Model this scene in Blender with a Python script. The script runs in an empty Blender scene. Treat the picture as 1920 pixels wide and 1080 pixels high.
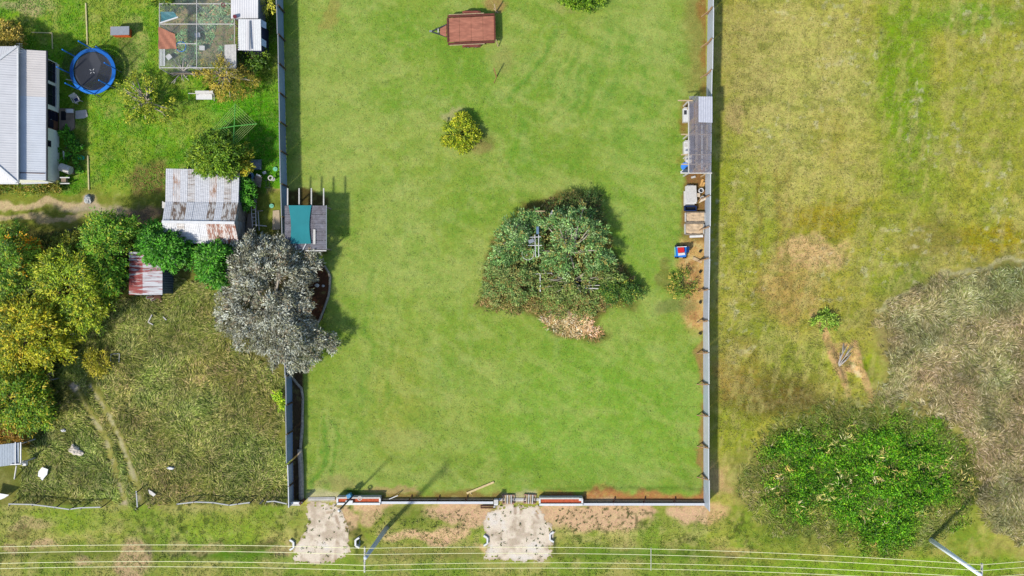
import bpy, math, random
import numpy as np
from mathutils import Vector

random.seed(7)
rng = np.random.default_rng(7)
scene = bpy.context.scene
col = scene.collection

# ---------------------------------------------------------------- camera, sky, sun, exposure
H = 62.0            # flying height of the drone (m)
FPX = 1395.0        # focal length in photo pixels (1920 wide)
cam_d = bpy.data.cameras.new('camera')
cam = bpy.data.objects.new('camera', cam_d)
col.objects.link(cam)
cam.location = (0, 0, H)
cam.rotation_euler = (0, 0, 0)
cam_d.sensor_width = 36.0
cam_d.lens = 36.0 * FPX / 1920.0
cam_d.clip_start = 0.5
cam_d.clip_end = 3000.0
scene.camera = cam

SUN_EL = 46.0
world = bpy.data.worlds.new('World')
scene.world = world
world.use_nodes = True
wn = world.node_tree.nodes
wl = world.node_tree.links
bg = wn['Background']
sky = wn.new('ShaderNodeTexSky')
sky.sky_type = 'NISHITA'
sky.sun_disc = False
sky.sun_elevation = math.radians(SUN_EL)
sky.sun_rotation = math.radians(225)
wl.new(sky.outputs['Color'], bg.inputs['Color'])
bg.inputs['Strength'].default_value = 0.125

sun_d = bpy.data.lights.new('sun', 'SUN')
sun = bpy.data.objects.new('sun', sun_d)
col.objects.link(sun)
sun_d.energy = 3.2
sun_d.angle = math.radians(4.0)
sun_d.color = (1.0, 0.945, 0.84)
ce = math.cos(math.radians(SUN_EL))
sdir = Vector((ce * math.sin(math.radians(47)), ce * math.cos(math.radians(47)), -math.sin(math.radians(SUN_EL))))
sun.rotation_euler = sdir.to_track_quat('-Z', 'Y').to_euler()
sun.location = (-30, -30, 40)

scene.view_settings.view_transform = 'Standard'
scene.view_settings.look = 'None'
scene.view_settings.gamma = 1.0
scene.view_settings.exposure = 1.02

# ---------------------------------------------------------------- helpers
K = 2.0             # what a lit white sheet would show at this exposure
def lin1(c):
    c = c / 255.0
    return c / 12.92 if c <= 0.04045 else ((c + 0.055) / 1.055) ** 2.4
def lin(rgb, k=None):
    k = K if k is None else k
    return tuple(min(lin1(v) / k, 0.9) for v in rgb)

def G(px, py, z=0.0):
    """photo pixel + height -> world point"""
    s = (H - z) / FPX
    return Vector(((px - 960.0) * s, (540.0 - py) * s, z))
def M(p): return p * H / FPX

def tag(o, label=None, cat=None, group=None, kind=None):
    if label: o['label'] = label
    if cat: o['category'] = cat
    if group: o['group'] = group
    if kind: o['kind'] = kind
    return o

ORG = {}
def thing(name, label, cat, loc, group=None):
    o = bpy.data.objects.new(name, None)
    o.empty_display_size = 0.2
    col.objects.link(o)
    loc = Vector(loc)
    o.location = loc
    ORG[o.name] = loc
    return tag(o, label, cat, group)

def copy_tree(o, parent=None, offset=None):
    c = o.copy()
    col.objects.link(c)
    c.parent = parent
    if parent is None and offset is not None:
        c.location = o.location + Vector(offset)
        ORG[c.name] = Vector(c.location)
    for ch in list(o.children):
        copy_tree(ch, c)
    return c

class MB:
    def __init__(s): s.v = []; s.f = []
    def add(s, vs, fs):
        b = len(s.v)
        s.v += [tuple(p) for p in vs]
        s.f += [tuple(i + b for i in f) for f in fs]
        return s
    def hexa(s, p):      # 8 points: bottom 4 ccw, top 4 ccw
        return s.add(p, [(3,2,1,0),(4,5,6,7),(0,1,5,4),(1,2,6,5),(2,3,7,6),(3,0,4,7)])
    def box(s, c, d, rz=0.0):
        x, y, z = c; a, b, h = d[0]/2, d[1]/2, d[2]/2
        cs, sn = math.cos(rz), math.sin(rz)
        P = []
        for zz in (-h, h):
            for (u, w) in ((-a,-b),(a,-b),(a,b),(-a,b)):
                P.append((x+u*cs-w*sn, y+u*sn+w*cs, z+zz))
        return s.hexa(P)
    def beam(s, p, q, w, h=None):
        p, q = Vector(p), Vector(q); h = w if h is None else h
        d = (q-p).normalized()
        up = Vector((0,0,1)) if abs(d.z) < 0.95 else Vector((0,1,0))
        sd = d.cross(up).normalized() * w/2
        u = sd.cross(d).normalized() * h/2
        return s.hexa([p-sd-u, p+sd-u, q+sd-u, q-sd-u, p-sd+u, p+sd+u, q+sd+u, q-sd+u])
    def tube(s, pts, rad, n=8, cap=True):
        pts = [Vector(p) for p in pts]
        if not isinstance(rad, (list, tuple)): rad = [rad]*len(pts)
        b = len(s.v); ref = None
        for i, p in enumerate(pts):
            d = (pts[min(i+1, len(pts)-1)] - pts[max(i-1, 0)]).normalized()
            if ref is None:
                ref = Vector((1,0,0)) if abs(d.x) < 0.9 else Vector((0,1,0))
            a = (ref - d*ref.dot(d)).normalized(); ref = a
            c = d.cross(a)
            for k in range(n):
                t = 2*math.pi*k/n
                s.v.append(tuple(p + (a*math.cos(t) + c*math.sin(t))*rad[i]))
        for i in range(len(pts)-1):
            for k in range(n):
                k2 = (k+1) % n
                s.f.append((b+i*n+k, b+i*n+k2, b+(i+1)*n+k2, b+(i+1)*n+k))
        if cap:
            s.f.append(tuple(b+k for k in range(n))[::-1])
            s.f.append(tuple(b+(len(pts)-1)*n+k for k in range(n)))
        return s
    def prism(s, poly, z0, z1):
        n = len(poly)
        area = sum(poly[i][0]*poly[(i+1)%n][1]-poly[(i+1)%n][0]*poly[i][1] for i in range(n))
        if area < 0: poly = poly[::-1]
        vs = [(p[0], p[1], z0) for p in poly] + [(p[0], p[1], z1) for p in poly]
        fs = [tuple(range(n))[::-1], tuple(range(n, 2*n))]
        for i in range(n):
            j = (i+1) % n
            fs.append((i, j, n+j, n+i))
        return s.add(vs, fs)
    def slab(s, poly3, th):
        """polygon of 3-D points given thickness downwards"""
        n = len(poly3)
        area = sum(poly3[i][0]*poly3[(i+1)%n][1]-poly3[(i+1)%n][0]*poly3[i][1] for i in range(n))
        if area < 0: poly3 = poly3[::-1]
        vs = [(p[0], p[1], p[2]-th) for p in poly3] + [tuple(p) for p in poly3]
        fs = [tuple(range(n))[::-1], tuple(range(n, 2*n))]
        for i in range(n):
            j = (i+1) % n
            fs.append((i, j, n+j, n+i))
        return s.add(vs, fs)
    def ribbed(s, a0, a1, b0, b1, ribs, amp, th, nv=1, wob=0.0):
        """sheet a0->a1 (across the ribs) at one end, b0->b1 at the other; ribs run a->b"""
        a0, a1, b0, b1 = map(Vector, (a0, a1, b0, b1))
        n = (a1-a0).cross(b0-a0).normalized()
        ts = []; hs = []
        for k in range(ribs):
            for (f, h) in ((0.0,0),(0.5,0),(0.62,1),(0.88,1)):
                ts.append((k+f)/ribs); hs.append(h)
        ts.append(1.0); hs.append(0)
        m = len(ts); vs = []
        for j in range(nv+1):
            v = j/nv
            w = random.uniform(-wob, wob)
            for t, h in zip(ts, hs):
                p = a0.lerp(a1, t).lerp(b0.lerp(b1, t), v)
                vs.append(p + n*(h*amp + w))
        top = len(vs)
        for j in range(nv+1):
            v = j/nv
            for t in (0, 1):
                vs.append(a0.lerp(a1, t).lerp(b0.lerp(b1, t), v) - n*th)
        fs = []
        for j in range(nv):
            for i in range(m-1):
                fs.append((j*m+i, j*m+i+1, (j+1)*m+i+1, (j+1)*m+i))
            fs.append((top+2*j, top+2*j+2, top+2*j+3, top+2*j+1))
            fs.append((j*m, (j+1)*m, top+2*j+2, top+2*j))
            fs.append((j*m+m-1, top+2*j+1, top+2*j+3, (j+1)*m+m-1))
        fs.append((top, top+1) + tuple(range(m-1, -1, -1)))
        fs.append((top+2*nv+1, top+2*nv) + tuple(range(nv*m, nv*m+m)))
        return s.add(vs, fs)
    def ring(s, c, r0, r1, z0, z1, n=40):
        vs = []; fs = []
        for k in range(n):
            t = 2*math.pi*k/n; cs, sn = math.cos(t), math.sin(t)
            for (r, z) in ((r0,z0),(r1,z0),(r1,z1),(r0,z1)):
                vs.append((c[0]+r*cs, c[1]+r*sn, z))
        for k in range(n):
            a, b = 4*k, 4*((k+1)%n)
            for q in range(4):
                fs.append((a+q, b+q, b+(q+1)%4, a+(q+1)%4)[::-1])
        return s.add(vs, fs)
    def blob(s, c, r, n=10, m=6, rough=0.12):
        c = Vector(c); vs = [c-Vector((0,0,r[2]))]; fs = []
        for j in range(1, m):
            ph = -math.pi/2 + math.pi*j/m
            for k in range(n):
                t = 2*math.pi*k/n; q = 1+random.uniform(-rough, rough)
                vs.append(c+Vector((r[0]*math.cos(ph)*math.cos(t)*q, r[1]*math.cos(ph)*math.sin(t)*q, r[2]*math.sin(ph)*q)))
        vs.append(c+Vector((0,0,r[2])))
        for k in range(n):
            fs.append((0, 1+(k+1)%n, 1+k))
            fs.append((len(vs)-1, 1+(m-2)*n+k, 1+(m-2)*n+(k+1)%n))
        for j in range(m-2):
            for k in range(n):
                k2 = (k+1)%n
                fs.append((1+j*n+k, 1+j*n+k2, 1+(j+1)*n+k2, 1+(j+1)*n+k))
        return s.add(vs, fs)
    def build(s, name, mat, parent=None, smooth=False, **kw):
        me = bpy.data.meshes.new(name)
        o = ORG.get(parent.name, Vector((0,0,0))) if parent else Vector((0,0,0))
        if parent is None:
            xs = np.array(s.v); o = Vector((float(xs[:,0].mean()), float(xs[:,1].mean()), float(xs[:,2].min())))
        me.from_pydata([(x-o.x, y-o.y, z-o.z) for x, y, z in s.v], [], s.f)
        me.materials.append(mat)
        if smooth:
            me.polygons.foreach_set('use_smooth', [True]*len(me.polygons))
        ob = bpy.data.objects.new(name, me)
        col.objects.link(ob)
        if parent: ob.parent = parent
        else: ob.location = o
        ORG[ob.name] = o
        if kw: tag(ob, **kw)
        return ob

# ---------------------------------------------------------------- materials
def newmat(name):
    m = bpy.data.materials.new(name); m.use_nodes = True
    nt = m.node_tree; b = nt.nodes['Principled BSDF']
    return m, nt, b
MATS = {}
def solid(name, rgb, rough=0.6, metal=0.0, var=0.18, scale=6.0, spec=0.3, k=None, bump=0.0, dirt=None):
    """painted / plain surface with uneven tone"""
    if name in MATS: return MATS[name]
    m, nt, b = newmat(name)
    c = lin(rgb, k)
    tc = nt.nodes.new('ShaderNodeTexCoord')
    n1 = nt.nodes.new('ShaderNodeTexNoise'); n1.inputs['Scale'].default_value = scale; n1.inputs['Detail'].default_value = 6
    nt.links.new(tc.outputs['Object'], n1.inputs['Vector'])
    rp = nt.nodes.new('ShaderNodeValToRGB')
    rp.color_ramp.elements[0].position = 0.3; rp.color_ramp.elements[1].position = 0.72
    d = dirt if dirt else None
    lo = lin(d, k) if d else tuple(v*(1-var) for v in c)
    rp.color_ramp.elements[0].color = (*lo, 1)
    rp.color_ramp.elements[1].color = (*[min(v*(1+var*0.6), 0.9) for v in c], 1)
    nt.links.new(n1.outputs['Fac'], rp.inputs['Fac'])
    nt.links.new(rp.outputs['Color'], b.inputs['Base Color'])
    b.inputs['Roughness'].default_value = rough
    b.inputs['Metallic'].default_value = metal
    b.inputs['Specular IOR Level'].default_value = spec
    if bump:
        bp = nt.nodes.new('ShaderNodeBump'); bp.inputs['Strength'].default_value = bump; bp.inputs['Distance'].default_value = 0.03
        nt.links.new(n1.outputs['Fac'], bp.inputs['Height']); nt.links.new(bp.outputs['Normal'], b.inputs['Normal'])
    MATS[name] = m
    return m
def rusty(name, paint, rust, amount, stretch=(1,1,1), scale=2.5, sharp=0.06, rough=0.5):
    """weathered painted iron: rust in streaky patches"""
    if name in MATS: return MATS[name]
    m, nt, b = newmat(name)
    tc = nt.nodes.new('ShaderNodeTexCoord'); mp = nt.nodes.new('ShaderNodeMapping')
    mp.inputs['Scale'].default_value = stretch
    nt.links.new(tc.outputs['Object'], mp.inputs['Vector'])
    n1 = nt.nodes.new('ShaderNodeTexNoise'); n1.inputs['Scale'].default_value = scale; n1.inputs['Detail'].default_value = 9; n1.inputs['Roughness'].default_value = 0.68
    nt.links.new(mp.outputs['Vector'], n1.inputs['Vector'])
    rp = nt.nodes.new('ShaderNodeValToRGB')
    e = rp.color_ramp.elements
    p = 0.5 + (amount-0.5)*0.5
    e[0].position = max(p-sharp, 0); e[0].color = (*lin(rust), 1)
    e[1].position = min(p+sharp, 1); e[1].color = (*lin(paint), 1)
    nt.links.new(n1.outputs['Fac'], rp.inputs['Fac'])
    n2 = nt.nodes.new('ShaderNodeTexNoise'); n2.inputs['Scale'].default_value = scale*1.7; n2.inputs['Detail'].default_value = 5
    nt.links.new(mp.outputs['Vector'], n2.inputs['Vector'])
    mr = nt.nodes.new('ShaderNodeMapRange'); mr.inputs['From Min'].default_value = 0.3; mr.inputs['From Max'].default_value = 0.7
    mr.inputs['To Min'].default_value = 0.72; mr.inputs['To Max'].default_value = 1.08
    nt.links.new(n2.outputs['Fac'], mr.inputs['Value'])
    mx = nt.nodes.new('ShaderNodeVectorMath'); mx.operation = 'SCALE'
    nt.links.new(rp.outputs['Color'], mx.inputs[0]); nt.links.new(mr.outputs['Result'], mx.inputs['Scale'])
    nt.links.new(mx.outputs['Vector'], b.inputs['Base Color'])
    b.inputs['Roughness'].default_value = rough
    b.inputs['Specular IOR Level'].default_value = 0.3
    MATS[name] = m
    return m
def sheer(name, rgb, opacity, rough=0.5, weave=0.0):
    """shade cloth, netting, smoked plastic sheet"""
    if name in MATS: return MATS[name]
    m, nt, b = newmat(name)
    out = nt.nodes['Material Output']
    b.inputs['Base Color'].default_value = (*lin(rgb), 1); b.inputs['Roughness'].default_value = rough
    tr = nt.nodes.new('ShaderNodeBsdfTransparent'); mx = nt.nodes.new('ShaderNodeMixShader')
    mx.inputs['Fac'].default_value = opacity
    if weave:
        tc = nt.nodes.new('ShaderNodeTexCoord'); n = nt.nodes.new('ShaderNodeTexNoise'); n.inputs['Scale'].default_value = 1.3; n.inputs['Detail'].default_value = 4
        nt.links.new(tc.outputs['Object'], n.inputs['Vector'])
        mr = nt.nodes.new('ShaderNodeMapRange'); mr.inputs['From Min'].default_value = 0.3; mr.inputs['From Max'].default_value = 0.7
        mr.inputs['To Min'].default_value = opacity-weave; mr.inputs['To Max'].default_value = opacity+weave
        nt.links.new(n.outputs['Fac'], mr.inputs['Value']); nt.links.new(mr.outputs['Result'], mx.inputs['Fac'])
    nt.links.new(tr.outputs[0], mx.inputs[1]); nt.links.new(b.outputs[0], mx.inputs[2]); nt.links.new(mx.outputs[0], out.inputs['Surface'])
    MATS[name] = m
    return m

def leaf_material(name, trans=0.25, rough=0.55):
    m, nt, b = newmat(name)
    out = nt.nodes['Material Output']
    at = nt.nodes.new('ShaderNodeAttribute'); at.attribute_name = 'Col'
    nt.links.new(at.outputs['Color'], b.inputs['Base Color'])
    b.inputs['Roughness'].default_value = rough; b.inputs['Specular IOR Level'].default_value = 0.25
    t = nt.nodes.new('ShaderNodeBsdfTranslucent'); nt.links.new(at.outputs['Color'], t.inputs['Color'])
    mx = nt.nodes.new('ShaderNodeMixShader'); mx.inputs['Fac'].default_value = trans
    nt.links.new(b.outputs[0], mx.inputs[1]); nt.links.new(t.outputs[0], mx.inputs[2]); nt.links.new(mx.outputs[0], out.inputs['Surface'])
    return m
LEAF = leaf_material('foliage')
BLADE = leaf_material('grass_blades', 0.2, 0.7)

def ground_material(name, fine=9.0, amt=0.25, bump=0.45):
    m, nt, b = newmat(name)
    at = nt.nodes.new('ShaderNodeAttribute'); at.attribute_name = 'Col'
    tc = nt.nodes.new('ShaderNodeTexCoord')
    def noise(sc, det, rg=0.6):
        n = nt.nodes.new('ShaderNodeTexNoise'); n.inputs['Scale'].default_value = sc; n.inputs['Detail'].default_value = det; n.inputs['Roughness'].default_value = rg
        nt.links.new(tc.outputs['Object'], n.inputs['Vector']); return n
    n1 = noise(fine, 5, 0.7); n2 = noise(1.9, 6, 0.65); n3 = noise(20.0, 2)
    def rng_(n, lo, hi, a=0.28, z=0.72):
        r = nt.nodes.new('ShaderNodeMapRange'); r.inputs['From Min'].default_value = a; r.inputs['From Max'].default_value = z
        r.inputs['To Min'].default_value = lo; r.inputs['To Max'].default_value = hi
        nt.links.new(n.outputs['Fac'], r.inputs['Value']); return r
    a = rng_(n1, 1-amt, 1+amt); c = rng_(n2, 1-amt*0.5, 1+amt*0.5); d = rng_(n3, 1-amt*0.35, 1+amt*0.35)
    m1 = nt.nodes.new('ShaderNodeMath'); m1.operation = 'MULTIPLY'; nt.links.new(a.outputs[0], m1.inputs[0]); nt.links.new(c.outputs[0], m1.inputs[1])
    m2 = nt.nodes.new('ShaderNodeMath'); m2.operation = 'MULTIPLY'; nt.links.new(m1.outputs[0], m2.inputs[0]); nt.links.new(d.outputs[0], m2.inputs[1])
    sc = nt.nodes.new('ShaderNodeVectorMath'); sc.operation = 'SCALE'
    nt.links.new(at.outputs['Color'], sc.inputs[0]); nt.links.new(m2.outputs[0], sc.inputs['Scale'])
    # dry / fresh tint between single tussocks
    n4 = noise(5.0, 4); r4 = rng_(n4, -1, 1, 0.3, 0.7)
    hs = nt.nodes.new('ShaderNodeHueSaturation'); r5 = nt.nodes.new('ShaderNodeMath'); r5.operation = 'MULTIPLY_ADD'
    nt.links.new(r4.outputs[0], r5.inputs[0]); r5.inputs[1].default_value = 0.018; r5.inputs[2].default_value = 0.5
    nt.links.new(r5.outputs[0], hs.inputs['Hue']); nt.links.new(sc.outputs['Vector'], hs.inputs['Color'])
    nt.links.new(hs.outputs['Color'], b.inputs['Base Color'])
    b.inputs['Roughness'].default_value = 0.95; b.inputs['Specular IOR Level'].default_value = 0.08
    bp = nt.nodes.new('ShaderNodeBump'); bp.inputs['Strength'].default_value = bump; bp.inputs['Distance'].default_value = 0.05
    nt.links.new(m1.outputs[0], bp.inputs['Height']); nt.links.new(bp.outputs['Normal'], b.inputs['Normal'])
    return m
GROUND = ground_material('grass_and_soil')
GRAVEL = ground_material('crushed_rock', 12.0, 0.16, 0.6)
SOIL = ground_material('garden_soil', 8.0, 0.3, 0.9)

# ---------------------------------------------------------------- noise on arrays
_T = rng.random((256, 256))
def vnoise(x, y):
    xi = np.floor(x).astype(int); yi = np.floor(y).astype(int)
    fx = x-xi; fy = y-yi
    fx = fx*fx*(3-2*fx); fy = fy*fy*(3-2*fy)
    a = _T[xi & 255, yi & 255]; b = _T[(xi+1) & 255, yi & 255]; c = _T[xi & 255, (yi+1) & 255]; d = _T[(xi+1) & 255, (yi+1) & 255]
    return (a*(1-fx)+b*fx)*(1-fy) + (c*(1-fx)+d*fx)*fy
def fbm(x, y, s, o=4, seed=0):
    """-1..1 ; x, y in photo px, s = feature size in px"""
    t = np.zeros_like(x, dtype=float); w = 1.0; tot = 0
    for k in range(o):
        t += w*(vnoise(x/s*2**k+seed*17.3+k*31.7, y/s*2**k+seed*9.1+k*11.3)*2-1); tot += w; w *= 0.55
    return np.clip(t/tot*1.7, -1, 1)
def sdpoly(x, y, poly):
    """signed distance in px, positive inside"""
    d = np.full(x.shape, 1e18); ins = np.zeros(x.shape, bool)
    n = len(poly)
    for i in range(n):
        ax, ay = poly[i]; bx, by = poly[(i+1) % n]
        ex, ey = bx-ax, by-ay
        L = ex*ex+ey*ey+1e-9
        t = np.clip(((x-ax)*ex+(y-ay)*ey)/L, 0, 1)
        d = np.minimum(d, (x-ax-t*ex)**2+(y-ay-t*ey)**2)
        c = ((ay > y) != (by > y)) & (x < (bx-ax)*(y-ay)/(by-ay+1e-12)+ax)
        ins ^= c
    d = np.sqrt(d)
    return np.where(ins, d, -d)
def sstep(a, b, v):
    t = np.clip((v-a)/(b-a), 0, 1)
    return t*t*(3-2*t)
def dist_line(x, y, pts):
    d = np.full(x.shape, 1e18)
    for (ax, ay), (bx, by) in zip(pts[:-1], pts[1:]):
        ex, ey = bx-ax, by-ay; L = ex*ex+ey*ey+1e-9
        t = np.clip(((x-ax)*ex+(y-ay)*ey)/L, 0, 1)
        d = np.minimum(d, (x-ax-t*ex)**2+(y-ay-t*ey)**2)
    return np.sqrt(d)
# ---------------------------------------------------------------- ground: land cover and relief (photo px as map units, 22.5 px = 1 m)
DRIVE_A = [(577,942),(632,942),(640,955),(652,985),(658,1010),(655,1035),(640,1050),(600,1060),(548,1055),(549,1030),(562,1005),(578,980),(574,958)]
DRIVE_B = [(934,944),(1010,944),(1016,962),(1036,985),(1040,1015),(1036,1045),(1020,1054),(940,1052),(908,1050),(912,1015),(905,985),(912,965),(930,955)]
DRY = [(1640,582),(1700,545),(1770,515),(1840,500),(1960,488),(1960,1035),(1840,1000),(1838,900),(1805,815),(1715,775),(1640,755),(1650,700),(1655,660),(1626,620)]
MOUND = [(1422,872),(1445,830),(1500,805),(1590,788),(1690,782),(1770,808),(1815,850),(1832,915),(1815,965),(1760,985),(1715,1005),(1690,1030),(1620,1025),(1560,1000),(1500,985),(1470,950),(1435,915)]
BED = [(900,578),(903,535),(918,470),(940,420),(985,392),(1040,370),(1108,362),(1126,395),(1140,430),(1150,480),(1185,520),(1208,548),(1196,575),(1160,572),(1128,590),(1108,605),(1135,628),(1120,640),(1080,630),(1040,625),(1015,595),(985,582),(940,580)]
ROUGH = [(60,720),(130,640),(170,570),(245,555),(330,520),(400,530),(430,640),(500,690),(536,700),(540,942),(330,945),(240,955),(200,948),(30,940),(45,880),(60,830)]

def lc(rgb): return np.array(lin(rgb))
def paint(x, y):
    x = np.asarray(x, float); y = np.asarray(y, float)
    n_big = fbm(x, y, 170, 4, 1); n_mid = fbm(x, y, 60, 4, 2); n_sm = fbm(x, y, 20, 4, 3); n_b2 = fbm(x, y, 110, 4, 4)
    n_fine = fbm(x, y, 8, 3, 14)
    wx = x + 12*fbm(x, y, 40, 4, 5); wy = y + 12*fbm(x, y, 40, 4, 6)
    C = np.empty(x.shape+(3,)); C[:] = lc((178,176,70))
    def put(m, rgb):
        m = np.clip(m, 0, 1)[..., None]
        C[:] = C + (lc(rgb)-C)*m
    def el(cx, cy, rx, ry, f=0.6, rot=0.0):
        c, s = math.cos(rot), math.sin(rot)
        u = ((wx-cx)*c+(wy-cy)*s)/rx; v = (-(wx-cx)*s+(wy-cy)*c)/ry
        return sstep(1.0+f*0.5, 1.0-f, np.sqrt(u*u+v*v))
    def rag(m, lo=-0.1, hi=0.35, n=None):      # break a mask up with small noise
        n = n_sm if n is None else n
        return np.clip(m*1.6-0.5*(1-sstep(lo, hi, n))*1.0, 0, 1)
    right = sstep(1324, 1328, x); left = sstep(545, 540, x)
    # --- paddock on the right
    put(right*sstep(0.0, 0.6, n_big)*0.6, (198,190,104))
    put(right*sstep(0.0, 0.6, -n_b2)*0.55, (142,162,40))
    put(right*sstep(0.2, 0.8, n_mid)*0.45, (196,190,118))
    put(right*sstep(0.2, 0.8, -n_mid)*0.4, (122,142,46))
    put(el(1510,190,150,210)*0.75, (200,194,118))
    put(el(1400,110,75,130)*0.5, (178,165,112))
    put(el(1690,140,60,210)*0.9, (124,164,22))
    put(el(1810,30,110,34)*0.8, (108,165,28))
    put(el(1730,300,60,110)*0.5, (120,160,40))
    put(el(1840,200,90,170)*0.5, (162,172,66))
    put(el(1560,260,40,60)*0.45, (168,155,50))
    put(el(1560,410,95,45)*0.85, (166,150,34))
    put(el(1650,420,80,50)*0.5, (150,165,40))
    put(el(1870,455,100,40)*0.9, (172,156,26))
    put(el(1750,450,60,45)*0.6, (132,120,62))
    put(el(1700,520,70,26,0.6,-0.5)*0.6, (120,145,60))
    put(rag(el(1525,475,66,34), -0.5, 0.1)*1.0, (222,188,138))
    put(rag(el(1480,545,60,62), -0.5, 0.1)*0.8, (206,172,116))
    put(rag(el(1385,690,44,70), -0.5, 0.2)*0.6, (186,150,90)); put(el(1500,560,120,60)*0.35, (176,150,74))
    put(rag(el(1375,215,22,40))*0.6, (190,165,125))
    for xx in (1424, 1466, 1482):
        put(right*sstep(9, 2, np.abs(wx-xx))*sstep(270, 330, y)*sstep(640, 560, y)*0.5, (150,128,66))
    put(el(1420,640,70,70)*0.6, (134,152,44))
    put(el(1510,680,60,40)*0.5, (122,148,40))
    put(el(1450,740,120,46)*0.9, (108,90,42))
    put(el(1560,770,130,34)*0.6, (96,92,44))
    put(el(1390,700,50,60)*0.4, (172,150,66))
    put(el(1640,692,26,42)*0.95, (152,172,24))
    for pts in ([(1528,590),(1548,628),(1558,665),(1588,735)], [(1600,645),(1610,680),(1640,752)], [(1568,668),(1604,672)], [(1572,690),(1612,694)], [(1562,648),(1600,650)]):
        put(rag(sstep(11, 3, dist_line(wx*.4+x*.6, wy*.4+y*.6, pts)), -0.7, 0.0)*1.2, (220,180,130))
    put(rag(el(1585,680,18,22))*0.7, (150,122,80))
    put(el(1400,905,55,70)*0.5, (140,128,92))
    white = right*sstep(0.5, 0.85, fbm(x, y, 11, 3, 9))*sstep(0.0, 0.5, fbm(x, y, 130, 2, 12))
    put(white*0.6, (208,204,178))
    st = fbm(x*2.2+y*0.5, y*0.8, 26, 3, 15); st2 = fbm(x*0.8-y*0.4, y*2.4, 24, 3, 16)
    put(right*sstep(0.1, 0.7, st)*0.5, (200,190,122)); put(right*sstep(0.1, 0.7, -st2)*0.4, (130,144,42)); put(right*sstep(0.3, 0.9, st2)*0.3, (188,170,116))
    put(right*sstep(0.45, 0.9, -fbm(x, y, 14, 3, 17))*0.28, (104,112,44))
    # --- dry rank grass, weed mound ground
    d = sdpoly(wx, wy, DRY)
    put(sstep(-34, 34, d), (152,140,92))
    put(sstep(-34, 34, d)*sstep(0.1, 0.7, n_mid)*0.7, (168,155,112))
    put(sstep(-34, 34, d)*sstep(0.1, 0.6, -n_mid)*0.7, (96,104,46))
    rim = dist_line(wx, wy, [(1648,578),(1700,545),(1770,515),(1840,500),(1960,490)])
    put(rag(sstep(8, 1, rim), -0.2, 0.4)*0.6, (200,194,160))
    d = sdpoly(wx, wy, MOUND)
    put(sstep(-30, 20, d), (70,92,28))
    put(rag(el(1748,1010,26,24))*0.95, (150,108,70))
    # --- yard lawn
    lawn = sstep(531, 535, x)*sstep(1327, 1323, x)*sstep(938, 930, y)
    put(lawn, (148,170,72))
    put(lawn*sstep(0.0, 0.7, n_big)*0.55, (122,163,54))
    put(lawn*sstep(0.05, 0.7, n_b2)*0.6, (168,182,100))
    put(lawn*sstep(0.15, 0.8, -n_b2)*0.45, (130,166,58))
    put(lawn*sstep(0.15, 0.7, n_mid)*0.35, (172,182,104))
    put(lawn*sstep(0.15, 0.7, -n_mid)*0.35, (124,158,56))
    put(lawn*sstep(0.25, 0.8, n_sm)*0.28, (178,188,122))
    put(lawn*sstep(0.25, 0.8, -n_sm)*0.28, (104,148,50))
    put(lawn*el(620,200,100,240)*0.5, (172,184,104))
    put(lawn*el(1130,780,240,150)*0.5, (130,178,58)); put(lawn*el(1030,560,30,40)*0.0, (0,0,0)); put(lawn*el(820,780,90,60)*0.35, (176,180,100)); put(lawn*el(1190,180,90,140)*0.35, (126,166,62)); put(lawn*el(700,500,70,130)*0.3, (170,182,96))
    put(lawn*el(1190,430,80,200)*0.3, (125,172,58))
    put(lawn*el(740,740,60,130)*0.55, (164,168,76))
    put(lawn*el(640,720,60,150)*0.35, (152,170,72))
    put(lawn*el(760,820,60,25)*0.4, (175,170,112))
    put(lawn*el(1035,115,60,40)*0.35, (172,178,98))
    put(lawn*el(900,40,60,20)*0.4, (120,150,70))
    for pts, w, a in (([(1040,55),(1018,110),(990,150),(960,190)], 8, 0.55), ([(1085,90),(1070,160),(1035,220)], 9, 0.45), ([(1135,60),(1120,150),(1090,220)], 9, 0.35),
                      ([(612,780),(605,850),(585,920)], 7, 0.6), ([(630,790),(622,860),(606,920)], 6, 0.45), ([(700,500),(690,650),(680,760)], 9, 0.3), ([(736,560),(728,680),(722,780)], 7, 0.3), ([(985,230),(960,300),(955,340)], 9, 0.3)):
        dd = dist_line(wx, wy, pts)
        put(lawn*sstep(w, 1, dd)*a, (92,150,52))
        put(lawn*sstep(w*0.7, 1, np.abs(dd-w*1.7))*a*0.7, (176,188,112))
    arc = np.sin(wx*0.11+wy*0.045)
    put(lawn*sstep(0.3, 1, arc)*el(1150,150,170,130)*0.4, (100,152,54))
    rr = np.hypot((wx-930)*0.8, wy-640)
    put(lawn*sstep(0.2, 1, np.sin(rr*0.16+2.5*n_b2))*sstep(-0.2, 0.4, n_mid)*0.3, (180,190,106))
    put(lawn*sstep(0.2, 1, -np.sin(rr*0.16+2.5*n_b2))*sstep(-0.3, 0.3, -n_mid)*0.22, (118,160,50))
    sw = fbm(x*0.7+y*0.5, y*2.0-x*1.1, 40, 3, 18)
    put(lawn*sstep(0.2, 0.8, sw)*0.35, (180,188,110)); put(lawn*sstep(0.2, 0.8, -sw)*0.25, (116,156,48))
    # worn and bare places inside the yard
    put(rag(el(855,215,26,12))*0.7, (192,180,140))
    put(rag(el(890,272,30,16))*0.6, (165,142,96))
    put(el(905,262,22,22)*0.5, (128,118,72))
    put(rag(el(932,8,24,18))*0.8, (178,140,98))
    put(rag(el(620,30,16,34,0.6,0.5))*0.5, (176,150,92))
    put(rag(el(1075,12,45,14))*0.5, (172,165,110))
    put(el(945,112,30,20)*0.45, (162,152,96))
    put(rag(el(715,320,26,18))*0.0, (0,0,0))
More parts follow.
